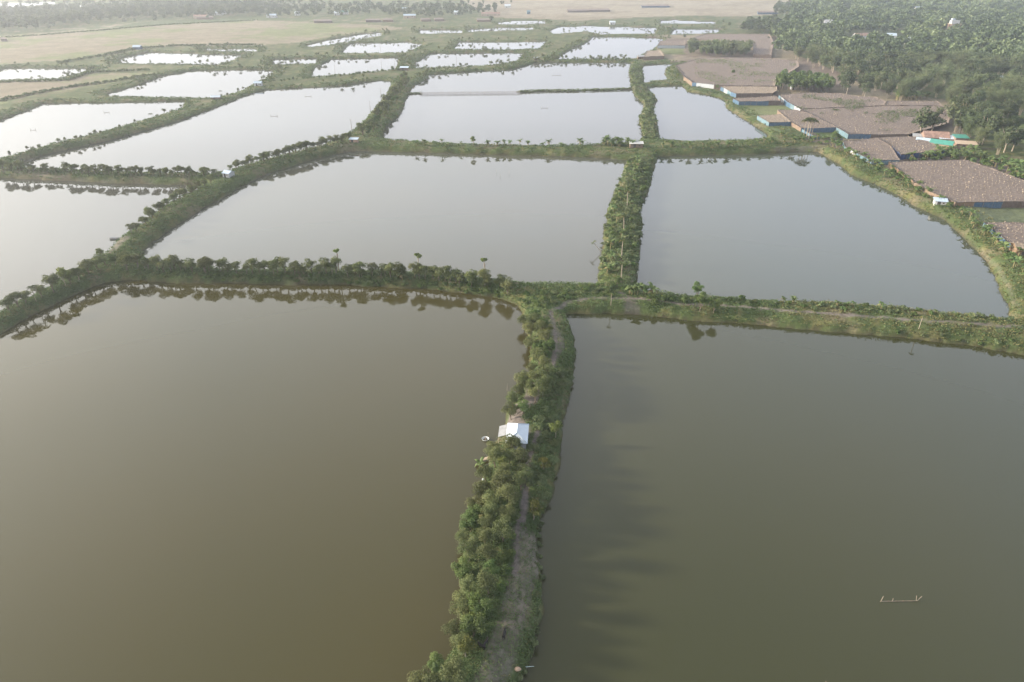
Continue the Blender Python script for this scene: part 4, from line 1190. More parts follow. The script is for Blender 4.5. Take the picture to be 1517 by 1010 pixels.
shed('long betel shed with pale blue end and brown front beside the east pond', [(1068,127.7),(1151,128),(1151,133),(1145,137.5),(1091,138.2),(1083,135.6)], {3: Br, 4: B, 5: [Lb, Wh, B]}, mat=M_strawp, base=1.3)
shed('betel shed right of the small pale one with an orange cane side', [(1152,162.6),(1179.6,161.6),(1203,169.6),(1239,188),(1204,189.5),(1187,189),(1173,181)], {3: S_, 4: S_, 5: Cl, 6: Cl}, base=1.3)
shed('wide betel shed field with a blue grey front behind the areca palms', [(1186,161.6),(1311,156.4),(1393,157),(1412,160),(1405,182),(1345,198.6),(1291,198.6),(1257,198),(1239,188),(1203,169.6)], {5: Br, 6: [B, S_, S_], 7: Lb}, spacing=2.6)
shed('betel shed field below the plantation trees with a blue cloth fence', [(1154,140.5),(1193,137),(1245,138),(1272,142.5),(1296,143),(1313,150),(1310,155.6),(1186,161),(1166,150)], {6: Br, 7: [Wh, Lb, B], 8: [B, Wh, Lb]}, spacing=2.8)
shed('strip of betel shed under the woodland edge right of the pale patch', [(1314,149),(1390,149.5),(1396,156.4),(1312,155.6)], {2: Br}, spacing=2.8)
shed('very large brown betel shed field above the east pond with a whitish side sheet', [(1000.5,96.4),(1038,85),(1140,86),(1182,90),(1184,98),(1152,118),(1148,127),(1085.6,126.5),(1058,125),(1025.5,121.5),(1013,112.7)], {6: Br, 7: Br, 8: [Wh, Wh, B], 9: Cl}, spacing=3.2)
shed('small betel shed with a white sheeted front in front of the bamboo grove', [(978,60),(1015.5,60),(1015,67),(974,67)], {2: Wh, 3: Br}, spacing=3)
shed('small betel shed touching the thatched waterside hut of the small east pond', [(958,75),(978,74),(984,82.2),(953,84)], {2: Cl, 3: Br}, mat=M_strawp, spacing=3)
shed('far betel shed field behind the bamboo grove', [(1045,50),(1140,50),(1146,62),(1143,81),(1116,80),(1116,64),(1022,57)], {3: Br, 5: Br}, spacing=3.6)
for i, (x0, x1, y, m) in enumerate([(541,562,29.5,Br),(567,580,29,C_),(623,636,28.5,Cl),(643,656,28,Cl),(706,725,29,Cl),(950,990,8.5,S_),(840,872,15.3,Br),(872,902,14.6,Br),(464,490,30.5,Br),(0,8,57,Br),(1122,1150,18,S_),(290,314,25.5,Cl)]):
    shed(['low brown shed before the village houses', 'tiny cane shed before the village houses', 'orange far shed standing alone on the field edge', 'second orange far shed right of the lone one', 'orange brown shed at the right end of the village', 'slate sided shed out on the far pale fields', 'brown shed among the far fields, left of a pair', 'brown shed among the far fields, right of a pair', 'green grey shed at the foot of the village trees', 'dark shed at the far left field edge', 'slate shed near the far corner of the woodland', 'pinkish shed beside the far pale houses'][i],
         [(x0, y - 2.0), (x1, y - 2.3), (x1 + 2, y), (x0 + 1, y + .3)], {2: m, 3: m}, hgt=2.2, base=1.2, sticks=False, group='far sheds', panel=12)

# fences of sheets
def fence(label, pl, mats, h=1.8, panel=2.6, name='sheet_fence'):
    W = [G(p[0], p[1], 1.4) for p in pl]
    root = bpy.data.objects.new(name, None); COL.objects.link(root); root.location = (W[0][0], W[0][1], 1.2); tag(root, label, 'fence')
    q0 = Vector(W[0]); jj = 0
    for a, b_ in zip(W, W[1:]):
        a = Vector(a) - q0; b_ = Vector(b_) - q0; L = (b_ - a).length; k = max(1, int(round(L / panel)))
        for j in range(k):
            c = a.lerp(b_, (j + .5) / k); ang = math.atan2(b_.y - a.y, b_.x - a.x)
            MB().box((c.x, c.y, h * .5 - .2 + rnd.uniform(-.1, .05)), (L / k - .03, .04, h), ang, rnd.uniform(-.05, .05)).build('sheet', mats[jj % len(mats)], root); jj += 1
            d = a.lerp(b_, j / k); MB().tube([(d.x, d.y, -.4), (d.x, d.y, h + .1)], .045, 5).build('post', M_stick, root)
fence('orange cane fence below the small pale shed turning into blue sheets', [(1173,186),(1187,195)], [M_canel])
fence('blue sheet fence beside the areca palms', [(1187,195.5),(1204.5,206)], [M_lblue, M_blue])
fence('torn blue and white cloth fence beside the green plot', [(1153,146),(1160,150),(1168,156),(1177,158)], [M_lblue, M_white, M_blue], 1.5)
fence('light blue grey sheet fence at the head of the east pond', [(1025,124),(1042,127.5),(1058,129)], [plain('grey_blue_sheet', (.33, .38, .45), .6, .1, 2)], 1.9)
fence('short blue sheet fence under the rounded tree at the pond corner', [(1204,206.5),(1248,207)], [M_slate, M_slate, M_brown], 1.5)

# ------------------------------------------------------------------ buildings
M_tin = plain('white_tin', (.44, .49, .54), .35, .06, 1.5)
M_tin2 = plain('pale_blue_tin', (.33, .40, .47), .35, .08, 1.5)
M_tin3 = plain('weathered_tin', (.27, .275, .285), .5, .2, 1.5)
M_rust = plain('rusty_tin', (.23, .15, .12), .8, .35, .8)
M_teal = plain('teal_tin', (.055, .215, .175), .45, .12, .8)
M_brick = plain('brick_wall', (.20, .14, .11), .9, .2, 4)
M_cream = plain('cream_wall', (.34, .27, .205), .85, .12, 2)
M_wall = plain('white_wall', (.42, .42, .41), .8, .1, 2)
M_orange = plain('orange_sheet', (.31, .215, .155), .8, .15, 2)
M_door = plain('dark_door', (.05, .045, .04), .6, .2, 3)
M_wood = plain('old_wood', (.16, .12, .085), .85, .3, 4)

def slab(mb, a, b_, c, d, th=.04, ribs=0, rh=.03):
    """a corrugated sheet between four corners a b (eave) c d (ridge)"""
    a, b_, c, d = map(Vector, (a, b_, c, d)); n = ((b_ - a).cross(d - a)).normalized()
    if n.z < 0: n = -n
    k = max(1, ribs); T = []; Bm = []
    for i in range(2 * k + 1):
        f_ = i / (2 * k); o = n * (rh if i % 2 else 0)
        T.append((a.lerp(b_, f_) + o, d.lerp(c, f_) + o)); Bm.append((a.lerp(b_, f_) - n * th, d.lerp(c, f_) - n * th))
    for i in range(2 * k):
        mb.quad([T[i][0], T[i + 1][0], T[i + 1][1], T[i][1]]); mb.quad([Bm[i][0], Bm[i][1], Bm[i + 1][1], Bm[i + 1][0]])
        mb.quad([T[i][0], Bm[i][0], Bm[i + 1][0], T[i + 1][0]]); mb.quad([T[i][1], T[i + 1][1], Bm[i + 1][1], Bm[i][1]])
    mb.quad([T[0][0], T[0][1], Bm[0][1], Bm[0][0]]); mb.quad([T[-1][0], Bm[-1][0], Bm[-1][1], T[-1][1]])

def house(name, cat, label, px, py, w, d, h, rise, wall, roof, rz=0.0, kind='gable', wins=2, over=.35, base=None, group=None, door=True, ribs=None, xy=None):
    x, y = xy or G(px, py, 1.4)
    z = hz1(x, y) - .1 if base is None else base
    root = bpy.data.objects.new(name, None); COL.objects.link(root); root.location = (x, y, z); root.rotation_euler = (0, 0, rz)
    tag(root, label, cat, group)
    mb = MB(); t = .12
    for sx, sy, bx, by in ((0, -d / 2, w, t), (0, d / 2, w, t), (-w / 2, 0, t, d - t - .01), (w / 2, 0, t, d - t - .01)):
        MB().box((sx, sy, h / 2 - .2), (bx, by, h + .4)).build('wall', wall, root)
    ribs = ribs or max(3, int(w / .6))
    W, D = w / 2 + over, d / 2 + over
    if kind == 'gable':      # ridge along x
        for s in (-1, 1):
            r = MB(); slab(r, (-W, s * D, h - over * rise / (d / 2)), (W, s * D, h - over * rise / (d / 2)), (W, 0, h + rise), (-W, 0, h + rise), ribs=ribs); r.build('roof_sheet', roof, root)
        for s in (-1, 1):
            g = MB(); x0 = s * w / 2
            g.quad([(x0 - .05, -d / 2, h), (x0 - .05, d / 2, h), (x0 - .05, 0, h + rise - .05)]); g.quad([(x0 + .05, -d / 2, h), (x0 + .05, d / 2, h), (x0 + .05, 0, h + rise - .05)]); g.build('gable', wall, root)
        MB().tube([(-W, 0, h + rise + .03), (W, 0, h + rise + .03)], .07, 6).build('ridge_cap', roof, root)
    elif kind == 'flat':
        MB().box((0, 0, h + .12), (w + over * 2, d + over * 2, .2)).build('roof_slab', roof, root)
        for sx, sy, bx, by in ((0, -d / 2 - over + .08, w + over * 2, .14), (0, d / 2 + over - .08, w + over * 2, .14), (-w / 2 - over + .08, 0, .14, d + over * 2 - .3), (w / 2 + over - .08, 0, .14, d + over * 2 - .3)):
            MB().box((sx, sy, h + .4), (bx, by, .36)).build('parapet', roof, root)
    else:                    # lean-to, high at the back
        r = MB(); slab(r, (-W, -D, h - .05), (W, -D, h - .05), (W, D, h + rise), (-W, D, h + rise), ribs=ribs); r.build('roof_sheet', roof, root)
    if door:
        MB().box((-w * .15, -d / 2 - .08, min(h, 2.0) / 2 - .1), (min(.95, w * .3), .06, min(h * .85, 1.95))).build('door', M_door, root)
    for i in range(wins):
        xx = w * (.22 + .22 * i) if i < 2 else -w * .36
        f = MB().box((xx, -d / 2 - .07, h * .58), (min(.8, w * .16), .06, h * .28)).build('window', M_wood, root)
        MB().box((xx, -d / 2 - .115, h * .58), (min(.8, w * .16) - .12, .03, h * .28 - .12)).build('pane', M_door, f)
    return root

# the white tin hut on the front dyke: hipped roof, lean-to on the water side
hx, hy = G(765, 654, 1.6)
hx0, hy0 = G(766.5, 638.5, 4.0)
z0 = 1.55
hut = bpy.data.objects.new('tin_hut', None); COL.objects.link(hut); hut.location = (hx0, hy0, z0); hut.rotation_euler = (0, 0, math.radians(-4))
tag(hut, 'white tin hut with hipped roof and low side lean-to on the front dyke', 'hut')
w, d, h, rise = 2.9, 4.6, 2.1, .95
for sx, sy, bx, by in ((0, -d / 2, w, .08), (0, d / 2, w, .08), (-w / 2, 0, .08, d - .09), (w / 2, 0, .08, d - .09)):
    MB().box((sx, sy, h / 2 - .3), (bx, by, h + .6)).build('wall', M_tin3, hut)
W, D, rl = w / 2 + .3, d / 2 + .3, 1.15
e, t_ = h - .1, h + rise
for nm, q in (('roof_sheet', [(-W, -D, e), (-W, D, e), (0, rl, t_), (0, -rl, t_)]), ('roof_sheet', [(W, -D, e), (W, D, e), (0, rl, t_), (0, -rl, t_)]), ('roof_hip', [(-W, D, e), (W, D, e), (.01, rl, t_), (-.01, rl, t_)]), ('roof_hip', [(-W, -D, e), (W, -D, e), (.01, -rl, t_), (-.01, -rl, t_)])):
    r = MB(); slab(r, *q, ribs=14, rh=.018); r.build(nm, M_tin, hut)
for a, b_ in (((0, -rl, t_ + .03), (0, rl, t_ + .03)), ((0, rl, t_ + .03), (W, D, e + .04)), ((0, rl, t_ + .03), (-W, D, e + .04)), ((0, -rl, t_ + .03), (W, -D, e + .04)), ((0, -rl, t_ + .03), (-W, -D, e + .04))):
    MB().tube([a, b_], .055, 6).build('ridge_cap', M_tin2, hut)
lt = MB(); slab(lt, (-W - 1.35, -.4, e - .55), (-W - 1.35, D - .1, e - .55), (-W - .02, D - .1, e - .1), (-W - .02, -.4, e - .1), ribs=8, rh=.018); lt.build('lean_to_roof', plain('dull_tin', (.20, .205, .21), .6, .2, 1.5), hut)
for yy in (-.3, 2.2):
    MB().tube([(-W - 1.25, yy, -.4), (-W - 1.25, yy, e - .6)], .05, 6).build('post', M_stick, hut)
MB().box((w / 2 + .07, -.6, .85), (.05, .8, 1.7)).build('door', M_door, hut)
f = MB().box((w / 2 + .07, .9, 1.25), (.05, .6, .55)).build('window', M_wood, hut)
MB().box((w / 2 + .11, .9, 1.25), (.03, .46, .41)).build('pane', M_door, f)

house('field_hut', 'hut', 'little hut with pale blue tin roof where the tree row meets the diagonal dyke', 340, 264, 2.6, 3.0, 1.7, .5, M_wall, M_tin2, math.radians(-20), wins=1)
house('pump_hut', 'hut', 'orange walled box hut with pale flat roof on the dyke corner', 525, 213, 3.3, 2.2, 1.6, .25, M_orange, M_tin2, math.radians(-3), kind='lean', wins=0, over=.3)
house('shelter', 'shelter', 'long low white roofed shelter at the head of the central dyke', 942, 221, 5.2, 1.9, 1.9, .4, M_wood, M_wall, 0, kind='lean', wins=1)
house('pond_hut', 'hut', 'grey hut on the bank between the eight shrubs and the small east pond', 949, 86.5, 4.8, 3.6, 2.2, .9, M_wood, M_tin3, 0, wins=1)
house('pond_hut', 'hut', 'small grey hut at the left end of the eight shrub bank', 795, 88, 4.2, 3.2, 1.8, .6, M_wood, M_tin3, 0, wins=1)
house('pond_hut', 'hut', 'pale blue roofed hut on stilts at the far crossing of the dykes', 599, 103, 5.6, 2.6, 2.0, .5, M_wood, M_tin2, 0, kind='lean', wins=1)
house('pond_hut', 'hut', 'whitish hut where the dark tree row meets the narrow dyke', 383, 126, 4.4, 3.0, 2.0, .8, M_wall, M_tin2, 0, wins=2)
house('pond_hut', 'hut', 'low white roofed hut halfway up the long narrow dyke', 320, 145.5, 4.8, 2.6, 1.4, .6, M_wood, M_tin, math.radians(10), wins=0)
house('pond_hut', 'hut', 'bluish roofed hut at the top left corner of the far left pond', 204, 72, 6.5, 4.0, 2.4, 1.2, M_slate, M_tin2, 0, wins=1)
house('pond_hut', 'hut', 'white hut on the far bank of the round shrub pond', 907, 35.5, 6.5, 5, 2.8, 1.2, M_wall, M_tin, 0, wins=1)
house('pump_house', 'hut', 'white walled pump house with blue tin roof on the right shore', 1391, 305, 3.4, 2.2, 1.5, .4, M_wall, M_tin2, math.radians(-18), kind='lean', wins=1)
house('brick_shed', 'shed', 'light brown shed cut by the right frame edge below the dotted roof shed', 1513, 379, 5.0, 4.0, 2.2, .6, M_cane, M_strawp, math.radians(-12), wins=0)
# farmstead
house('farm_house', 'house', 'house with teal tin roof among the farmstead roofs', 1393, 219, 8.0, 4.5, 2.4, 1.1, M_orange, M_teal, math.radians(-38), wins=2)
house('farm_house', 'house', 'house with rusty brown gable roof at the back of the farmstead', 1383, 209, 9.5, 7, 2.6, 1.8, M_brick, M_rust, math.radians(-15), wins=2)
house('farm_house', 'house', 'low house with whitish tin roof at the left of the farmstead', 1369, 214, 6.5, 4, 2.2, .7, M_cream, M_tin2, math.radians(-32), wins=1)
house('farm_house', 'house', 'long white roofed house in the middle of the farmstead', 1403, 211, 8, 5, 2.4, .9, M_cream, M_tin, math.radians(-12), wins=2)
house('farm_house', 'house', 'bare brick house with small teal roof patch in the farmstead', 1420, 213, 5.0, 4.5, 3.2, .5, M_brick, M_teal, math.radians(-10), kind='lean', wins=2)
house('farm_house', 'house', 'house with cream flat tin roof at the right end of the farmstead', 1429, 219, 7.5, 4, 2.2, .5, M_brick, M_cream, math.radians(-16), kind='lean', wins=1)
house('farm_house', 'house', 'small pale house showing left of the rusty roof', 1361, 207, 5, 3.5, 2.0, .5, M_cream, M_tin3, math.radians(-25), kind='lean', wins=1)
# houses in the wood
b = house('brick_building', 'building', 'two storey pinkish brick building with a white roof room in the woodland', 1409, 54, 9, 8, 12, 0, M_brick, M_cream, 0, kind='flat', wins=2)
MB().box((0, 1, 14), (8, 4.4, 3.0)).build('roof_room', M_wall, b); MB().box((-2.2, 1, 16.6), (3, 2.6, 1.2)).build('water_tank', M_tin, b)
for i in range(3):
    for j in range(2):
        f = MB().box((-2.8 + 2.8 * i, -4.08, 4.5 + 4 * j), (1.3, .08, 1.6)).build('window', M_wood, b); MB().box((-2.8 + 2.8 * i, -4.14, 4.5 + 4 * j), (1.0, .04, 1.3)).build('pane', M_door, f)
for px, py, w_, d_, h_, r_, wl, rf, lab in [(1278,60,20,8,5.5,2,M_wall,M_rust,'long house with dull red roof in the woodland clearing'), (1296,62,9,6,5,1.6,M_wall,M_tin,'white walled house right below the red roofed one'), (1318,60,9,6,5.5,1.8,M_wall,M_tin2,'whitish tin roofed house in the middle of the woodland clearing'), (1347,64,7,5,5,1.5,M_wall,M_tin,'small bluish white house at the right of the clearing'), (1311,70,4,4,5,1.2,M_tin2,M_tin2,'pale blue shed low in the woodland clearing'), (1385,50,22,8,9,3,M_brick,M_rust,'low reddish house left of the two storey building'), (1224,46,8,6,9,3,M_tin3,M_tin3,'grey domed roof rising from the trees left of the clearing'), (1477,128,3,3,6,.8,M_tin2,M_tin2,'small blue roof glimpsed in the woodland at right'), (1360,20,12,6,8,2,M_wall,M_tin,'pale roofs at the top of the woodland'), (1175,131,3,2,3.5,.6,M_white,M_white,'white cloth covered hut between plantation stems')]:
    house('wood_house', 'house', lab, px, py, w_, d_, h_, r_, wl, rf, rnd.uniform(-.3, .3), wins=2)
# far village
for i, (px, py, w_, rf, wl) in enumerate([(82/3.992,28,1,M_wall,M_wall),(323,21.5,18,M_tin,M_wall),(330,20,12,M_tin2,M_wall),(298,27,22,M_rust,M_cream),(403,25.5,16,M_tin2,M_wall),(441,22,8,M_tin,M_wall),(499,21.5,8,M_tin,M_wall),(510,20.5,14,M_teal,M_wall),(600,15.5,14,M_tin2,M_wall),(607,26,20,M_tin2,M_cream),(676,20.5,7,M_tin,M_wall),(727,23,32,M_rust,M_cream),(783,20,6,M_lblue,M_lblue),(752,10.5,12,M_tin,M_wall)]):
    if i == 0: continue
    house('village_house', 'house', ['', 'white roofed village house, left of a pair at far left', 'white roofed village house, right of a pair at far left', 'pinkish roofed house at the far field edge', 'pale blue roofed house left in the far village', 'tiny white house between village trees, left one', 'tiny white house between village trees, next to the teal roof', 'teal roofed house in the far village', 'pale roof high in the middle of the far village', 'long bluish roof before the middle of the far village', 'small white gable right in the far village', 'long dull red roof at the right end of the village', 'tiny blue hut on the far field edge', 'white strip roof at the top edge of the picture'][i], px, py, w_ * .8, 6, 3.4, 1.6, wl, rf, rnd.uniform(-.1, .1), wins=2, group='houses of the far village')

# ------------------------------------------------------------------ boats, tub, frames, net, poles, animals
def boat(label, px, py, L, wd, mat, rz, z=.02, cat='boat', name='rowing_boat', xy=None):
    x, y = xy or G(px, py, 0)
    n = 12; m = 5; V = []; F = []
    for i in range(n + 1):
        t = i / n * 2 - 1; b_ = wd * .5 * max(.02, (1 - abs(t) ** 2.6)); sh = .16 * abs(t) ** 2.2
        for j in range(-m, m + 1):
            u = j / m; V.append((t * L / 2, b_ * u, -.12 + .42 * abs(u) ** 2.4 + sh))
    k = 2 * m + 1
    for i in range(n):
        for j in range(k - 1): F.append((i * k + j, i * k + j + 1, (i + 1) * k + j + 1, (i + 1) * k + j))
    o0 = len(V)
    for v in list(V): V.append((v[0] * .97, v[1] * .9, v[2] + .05))
    for i in range(n):
        for j in range(k - 1): F.append((o0 + i * k + j, o0 + (i + 1) * k + j, o0 + (i + 1) * k + j + 1, o0 + i * k + j + 1))
        for j in (0, k - 1): F.append((i * k + j, (i + 1) * k + j, o0 + (i + 1) * k + j, o0 + i * k + j))
    root = bpy.data.objects.new(name, None); COL.objects.link(root); root.location = (x, y, z); root.rotation_euler = (0, 0, rz); tag(root, label, cat)
    me = bpy.data.meshes.new('hull'); me.from_pydata(V, [], F); me.materials.append(mat); me.update(); link('hull', me, root)
    for tx in (-.25, .05, .32):
        MB().box((tx * L, 0, .2), (.2, wd * .86, .035)).build('thwart', M_wood, root)
    for s in (-1, 1):
        MB().tube([(L / 2 * t, s * wd * .5 * max(.02, 1 - abs(t) ** 2.6), .31 + .16 * abs(t) ** 2.2) for t in [q / 6 - 1 for q in range(13)]], .03, 5).build('gunwale', M_stick, root)
    return root
M_hull = plain('grey_boat_wood', (.20, .165, .14), .8, .25, 3)
M_bhull = plain('blue_boat_paint', (.10, .16, .42), .6, .2, 3)
boat('old grey wooden boat lying along the bank at the foot of the mango row', 267, 417.4, 4.3, 1.0, M_hull, math.radians(-3))
boat('little blue boat moored left of the flat roofed shelter', 926, 234.5, 3.4, 1.0, M_bhull, math.radians(-4))
boat('pale grey boat at the water edge of the diagonal dyke at left', 172, 354, 3.6, .9, M_tin3, math.radians(8))
boat('small brown boat moored below the white pump house', 1372, 307.5, 3.6, .9, M_hull, math.radians(-25))
# round tub
tx, ty = G(719, 651, 0)
tub = bpy.data.objects.new('round_tub', None); COL.objects.link(tub); tub.location = (tx, ty, .02); tag(tub, 'round pale grey tub boat floating beside the tin hut', 'tub')
V = []; F = []; n = 20
prof = [(.0, -.1), (.36, -.1), (.50, .0), (.56, .2), (.60, .22), (.55, .2), (.47, .03), (.34, -.04), (.0, -.04)]
for r_, z_ in prof:
    for k in range(n):
        a = 2 * math.pi * k / n; V.append((r_ * math.cos(a) * 1.05, r_ * math.sin(a) * .95, z_))
for i in range(len(prof) - 1):
    for k in range(n):
        F.append((i * n + k, i * n + (k + 1) % n, (i + 1) * n + (k + 1) % n, (i + 1) * n + k))
me = bpy.data.meshes.new('tub'); me.from_pydata(V, [], F); me.materials.append(plain('pale_tub', (.50, .52, .52), .6, .1, 4)); me.update(); link('bowl', me, tub)
MB().box((0, 0, .12), (.16, .98, .03)).build('seat_board', M_wood, tub)
MB().tube([(.45, .35, -1.0), (.47, .37, 1.2)], .03, 5).build('mooring_stake', M_stick, tub)

def frame(label, x0, y0, x1, y1, full=True, group=None):
    a = Vector((*G(x0, y0, 0), .05)); b_ = Vector((*G(x1, y1, 0), .05)); root = bpy.data.objects.new('feeding_frame', None); COL.objects.link(root)
    root.location = a; tag(root, label, 'bamboo frame', group); d = b_ - a; L = d.length
    r = .04 if full else .07
    MB().tube([(0, 0, 0), tuple(d * .33 + Vector((0, 0, -.01))), tuple(d * .66), tuple(d * 1.02)], [r, r * .9, r * .85, r * .7], 6).build('float_pole', M_stick, root)
    for t, dx, hh in ((.02, .10, .85), (.33, .0, .42), (.98, -.22, .85), (.985, .42, .75)) if full else ((.02, 0, .9), (.98, 0, .9)):
        p = d * t; MB().tube([tuple(p + Vector((-dx * .4, .03, -.5))), tuple(p + Vector((dx, .05, hh)))], r * .95, 5).build('upright', M_stick, root)
    for t in ((.2, .42, .6, .83) if full else ()):
        MB().tube([tuple(d * t + Vector((0, 0, -.02))), tuple(d * t + Vector((.12, 0, .02)))], .065, 6).build('binding', M_wood, root)
frame('bamboo feeding frame floating in the front right pond near the lower right corner', 1304, 891, 1359, 890.3)
frame('bamboo frame cut by the lower frame edge with one slanted stick', 1219, 1017, 1268, 1034)
for i, (x0, x1, y, lab) in enumerate([(45,53,192.6,'left pond second from the frame'), (154,162,166.8,'same far left pond nearer the bank'), (401,411,172,'long left pond, lower one'), (452,461,143,'long left pond, upper one'), (818,831,111.5,'net pond above the dark spit'), (802,811,160,'net pond below the dark spit')]):
    frame('faint bamboo frame floating in the ' + lab, x0, y, x1, y, False, 'feeding frames in the far ponds')

# net fence across the net pond
na, nb_ = Vector((*G(623, 139.6, 0), 0)), Vector((*G(770, 138, 0), 0)); dn = nb_ - na
net = bpy.data.objects.new('net_fence', None); COL.objects.link(net); net.location = na; tag(net, 'pale fishing net fence on stakes across the net pond', 'net fence')
for i in range(15):
    p = dn * (i / 14); MB().tube([(p.x, p.y, -.8), (p.x + rnd.uniform(-.1, .1), p.y, 1.5 + rnd.uniform(-.1, .3))], .06, 5).build('stake', M_stick, net)
mb = MB(); L = dn.length; u_ = dn / L
for i in range(int(L / .45)):
    p = u_ * (i * .45); mb.quad([(p.x, p.y, 0), (p.x + u_.x * .10, p.y + u_.y * .10, 0), (p.x + u_.x * .10, p.y + u_.y * .10, 1.2), (p.x, p.y, 1.2)])
for j in range(6):
    q = u_ * L; mb.quad([(0, .01, .12 + j * .2), (q.x, q.y + .01, .12 + j * .2), (q.x, q.y + .01, .19 + j * .2), (0, .01, .19 + j * .2)])
tag(mb.build('net', plain('net_twine', (.42, .37, .34), .9, .1, 1), net), kind='stuff')

# thin poles
for i, (px, py, h_, lab) in enumerate([(521,191,5.2,'thin pole in the water beside the dark trees above the orange hut'), (548.5,160.5,4.5,'thin pole beside the dark trees, second one up'), (564,139.5,4.0,'thin pole beside the dark trees, third one up'), (496.5,108,6,'pole in the pond behind the dark far row'), (565,97,5.5,'left of two poles in the pond beyond the crossing'), (585,101,6,'right of two poles in the pond beyond the crossing'), (676,93.5,6.5,'tall pole in the far pond right of the crossing'), (628,93,5,'short pole in the far pond right of the crossing'), (600,130,6.0,'pole on the dyke just below the blue roofed crossing hut'), (563,66,6,'slim pole in the farthest middle pond')]):
    x, y = G(px, py, .6); p = bpy.data.objects.new('pole', None); COL.objects.link(p); p.location = (x, y, 0); tag(p, lab, 'pole')
    MB().tube([(0, 0, -1), (rnd.uniform(-.1, .1), 0, h_ * .5), (rnd.uniform(-.2, .2), 0, h_)], [.10, .08, .05], 6).build('shaft', M_wood, p)
    MB().box((0, 0, h_ * .9), (.9, .07, .07)).build('crossbar', M_wood, p)
for i, (px, py, lab) in enumerate([(735,256,'left of three thin stakes standing in the middle left pond'), (741,262,'lowest of three thin stakes in the middle left pond'), (754,258,'right of three thin stakes standing in the middle left pond')]):
    x, y = G(px, py, 0); tag(MB().tube([(0, 0, -1), (.05, 0, .9), (.02, 0, 1.6)], [.035, .03, .02], 5).build('stake', M_wood, None, loc=(x, y, 0)), lab, 'stake')
tag(MB().tube([(0, 0, -1), (.03, 0, .6), (.10, 0, 1.6)], [.035, .03, .02], 5).build('stake', M_stick, None, loc=(*G(751, 579, 0), 0)), 'bare stake at the water edge above the tin hut', 'stake')

# black goats on the bare soil
def goat(label, px, py, rz, lying=False):
    x, y = G(px, py, 1.7); z = hz1(x, y)
    root = bpy.data.objects.new('goat', None); COL.objects.link(root); root.location = (x, y, z - (.22 if lying else 0)); root.rotation_euler = (0, 0, rz); tag(root, label, 'goat')
    J = [(0, 0, .52), (.22, 0, .54), (.38, 0, .56), (.50, 0, .68), (.58, 0, .80), (.70, 0, .76), (-.24, 0, .54), (-.38, 0, .55), (-.44, 0, .62),
         (.32, .10, .36), (.33, .11, .20), (.33, .11, .02), (.32, -.10, .36), (.31, -.11, .20), (.32, -.11, .02),
         (-.34, .10, .38), (-.30, .11, .30), (-.38, .11, .20), (-.35, .11, .02), (-.34, -.10, .38), (-.29, -.11, .30), (-.37, -.11, .20), (-.34, -.11, .02)]
    E = [(0, 1), (1, 2), (2, 3), (3, 4), (4, 5), (0, 6), (6, 7), (7, 8), (2, 9), (9, 10), (10, 11), (2, 12), (12, 13), (13, 14), (7, 15), (15, 16), (16, 17), (17, 18), (7, 19), (19, 20), (20, 21), (21, 22)]
    RR = [.17, .165, .15, .085, .085, .045, .165, .13, .03, .07, .035, .028, .07, .035, .028, .085, .05, .032, .028, .085, .05, .032, .028]
    if lying: J = [(a, b_ * 1.7, max(c, .24) if i > 8 else c) for i, (a, b_, c) in enumerate(J)]
    me = bpy.data.meshes.new('body'); me.from_pydata(J, E, []); o = link('body', me, root)
    o.modifiers.new('skin', 'SKIN'); sv = me.skin_vertices[0].data
    for i, r_ in enumerate(RR): sv[i].radius = (r_, r_)
    sv[0].use_root = True
    s_ = o.modifiers.new('sub', 'SUBSURF'); s_.levels = 1; s_.render_levels = 1
    me.materials.append(M_goat)
    for s in (-1, 1):
        MB().tube([(.55, s * .05, .86), (.50, s * .08, .96), (.44, s * .10, 1.0)], [.02, .015, .006], 5).build('horn', M_wood, root)
        MB().quad([(.56, s * .07, .84), (.53, s * .09, .80), (.50, s * .20, .77), (.54, s * .17, .82)]).build('ear', M_goat, root)
M_goat = plain('black_goat_coat', (.018, .016, .015), .7, .2, 6)
goat('black goat standing on the bare soil, lower left of the two groups', 719, 961, math.radians(60))
goat('black goat bent over beside the lower left one', 715, 965, math.radians(150))
goat('black goat on the bare soil, upper right one near the middle', 747, 946, math.radians(80))
# sack, stump, odds and ends
def sack(name, cat, label, px, py, s, mat):
    x, y = G(px, py, 1.7); r_ = np.random.default_rng(int(px)); V = []; F = []; n = 10; m = 6
    for i in range(m + 1):
        ph = i / m * math.pi
        for k in range(n):
            a = 2 * math.pi * k / n; q = 1 + r_.uniform(-.12, .12)
            V.append((math.cos(a) * math.sin(ph) * s[0] * q, math.sin(a) * math.sin(ph) * s[1] * q, -math.cos(ph) * s[2] * q + s[2] * .75))
    for i in range(m):
        for k in range(n): F.append((i * n + k, i * n + (k + 1) % n, (i + 1) * n + (k + 1) % n, (i + 1) * n + k))
    me = bpy.data.meshes.new(name); me.from_pydata(V, [], F); me.materials.append(mat); me.polygons.foreach_set('use_smooth', np.full(len(me.polygons), True)); me.update()
    tag(link(name, me, None, (x, y, hz1(x, y))), label, cat)
M_tansack = plain('tan_sack', (.36, .26, .19), .9, .15, 5)
sack('sack', 'sack', 'tan sack lying on the bare soil near the right water edge', 767, 986, (.38, .28, .24), M_tansack)
sack('sack', 'sack', 'white feed sack at the water side of the lower tree belt', 716, 702, (.24, .2, .16), M_white)
sack('sack', 'sack', 'white sack under the tree above the tin hut', 765, 604, (.22, .3, .16), M_white)
tag(MB().tube([(-.5, 0, .05), (.0, 0, .10), (.55, .1, .02)], [.03, .03, .02], 5).build('pipe', plain('pale_pipe', (.40, .50, .50), .5, .1, 3), None, loc=(*G(784, 987, .5), .35)), 'pale blue pipe end poking from the right bank beside the soil', 'pipe')
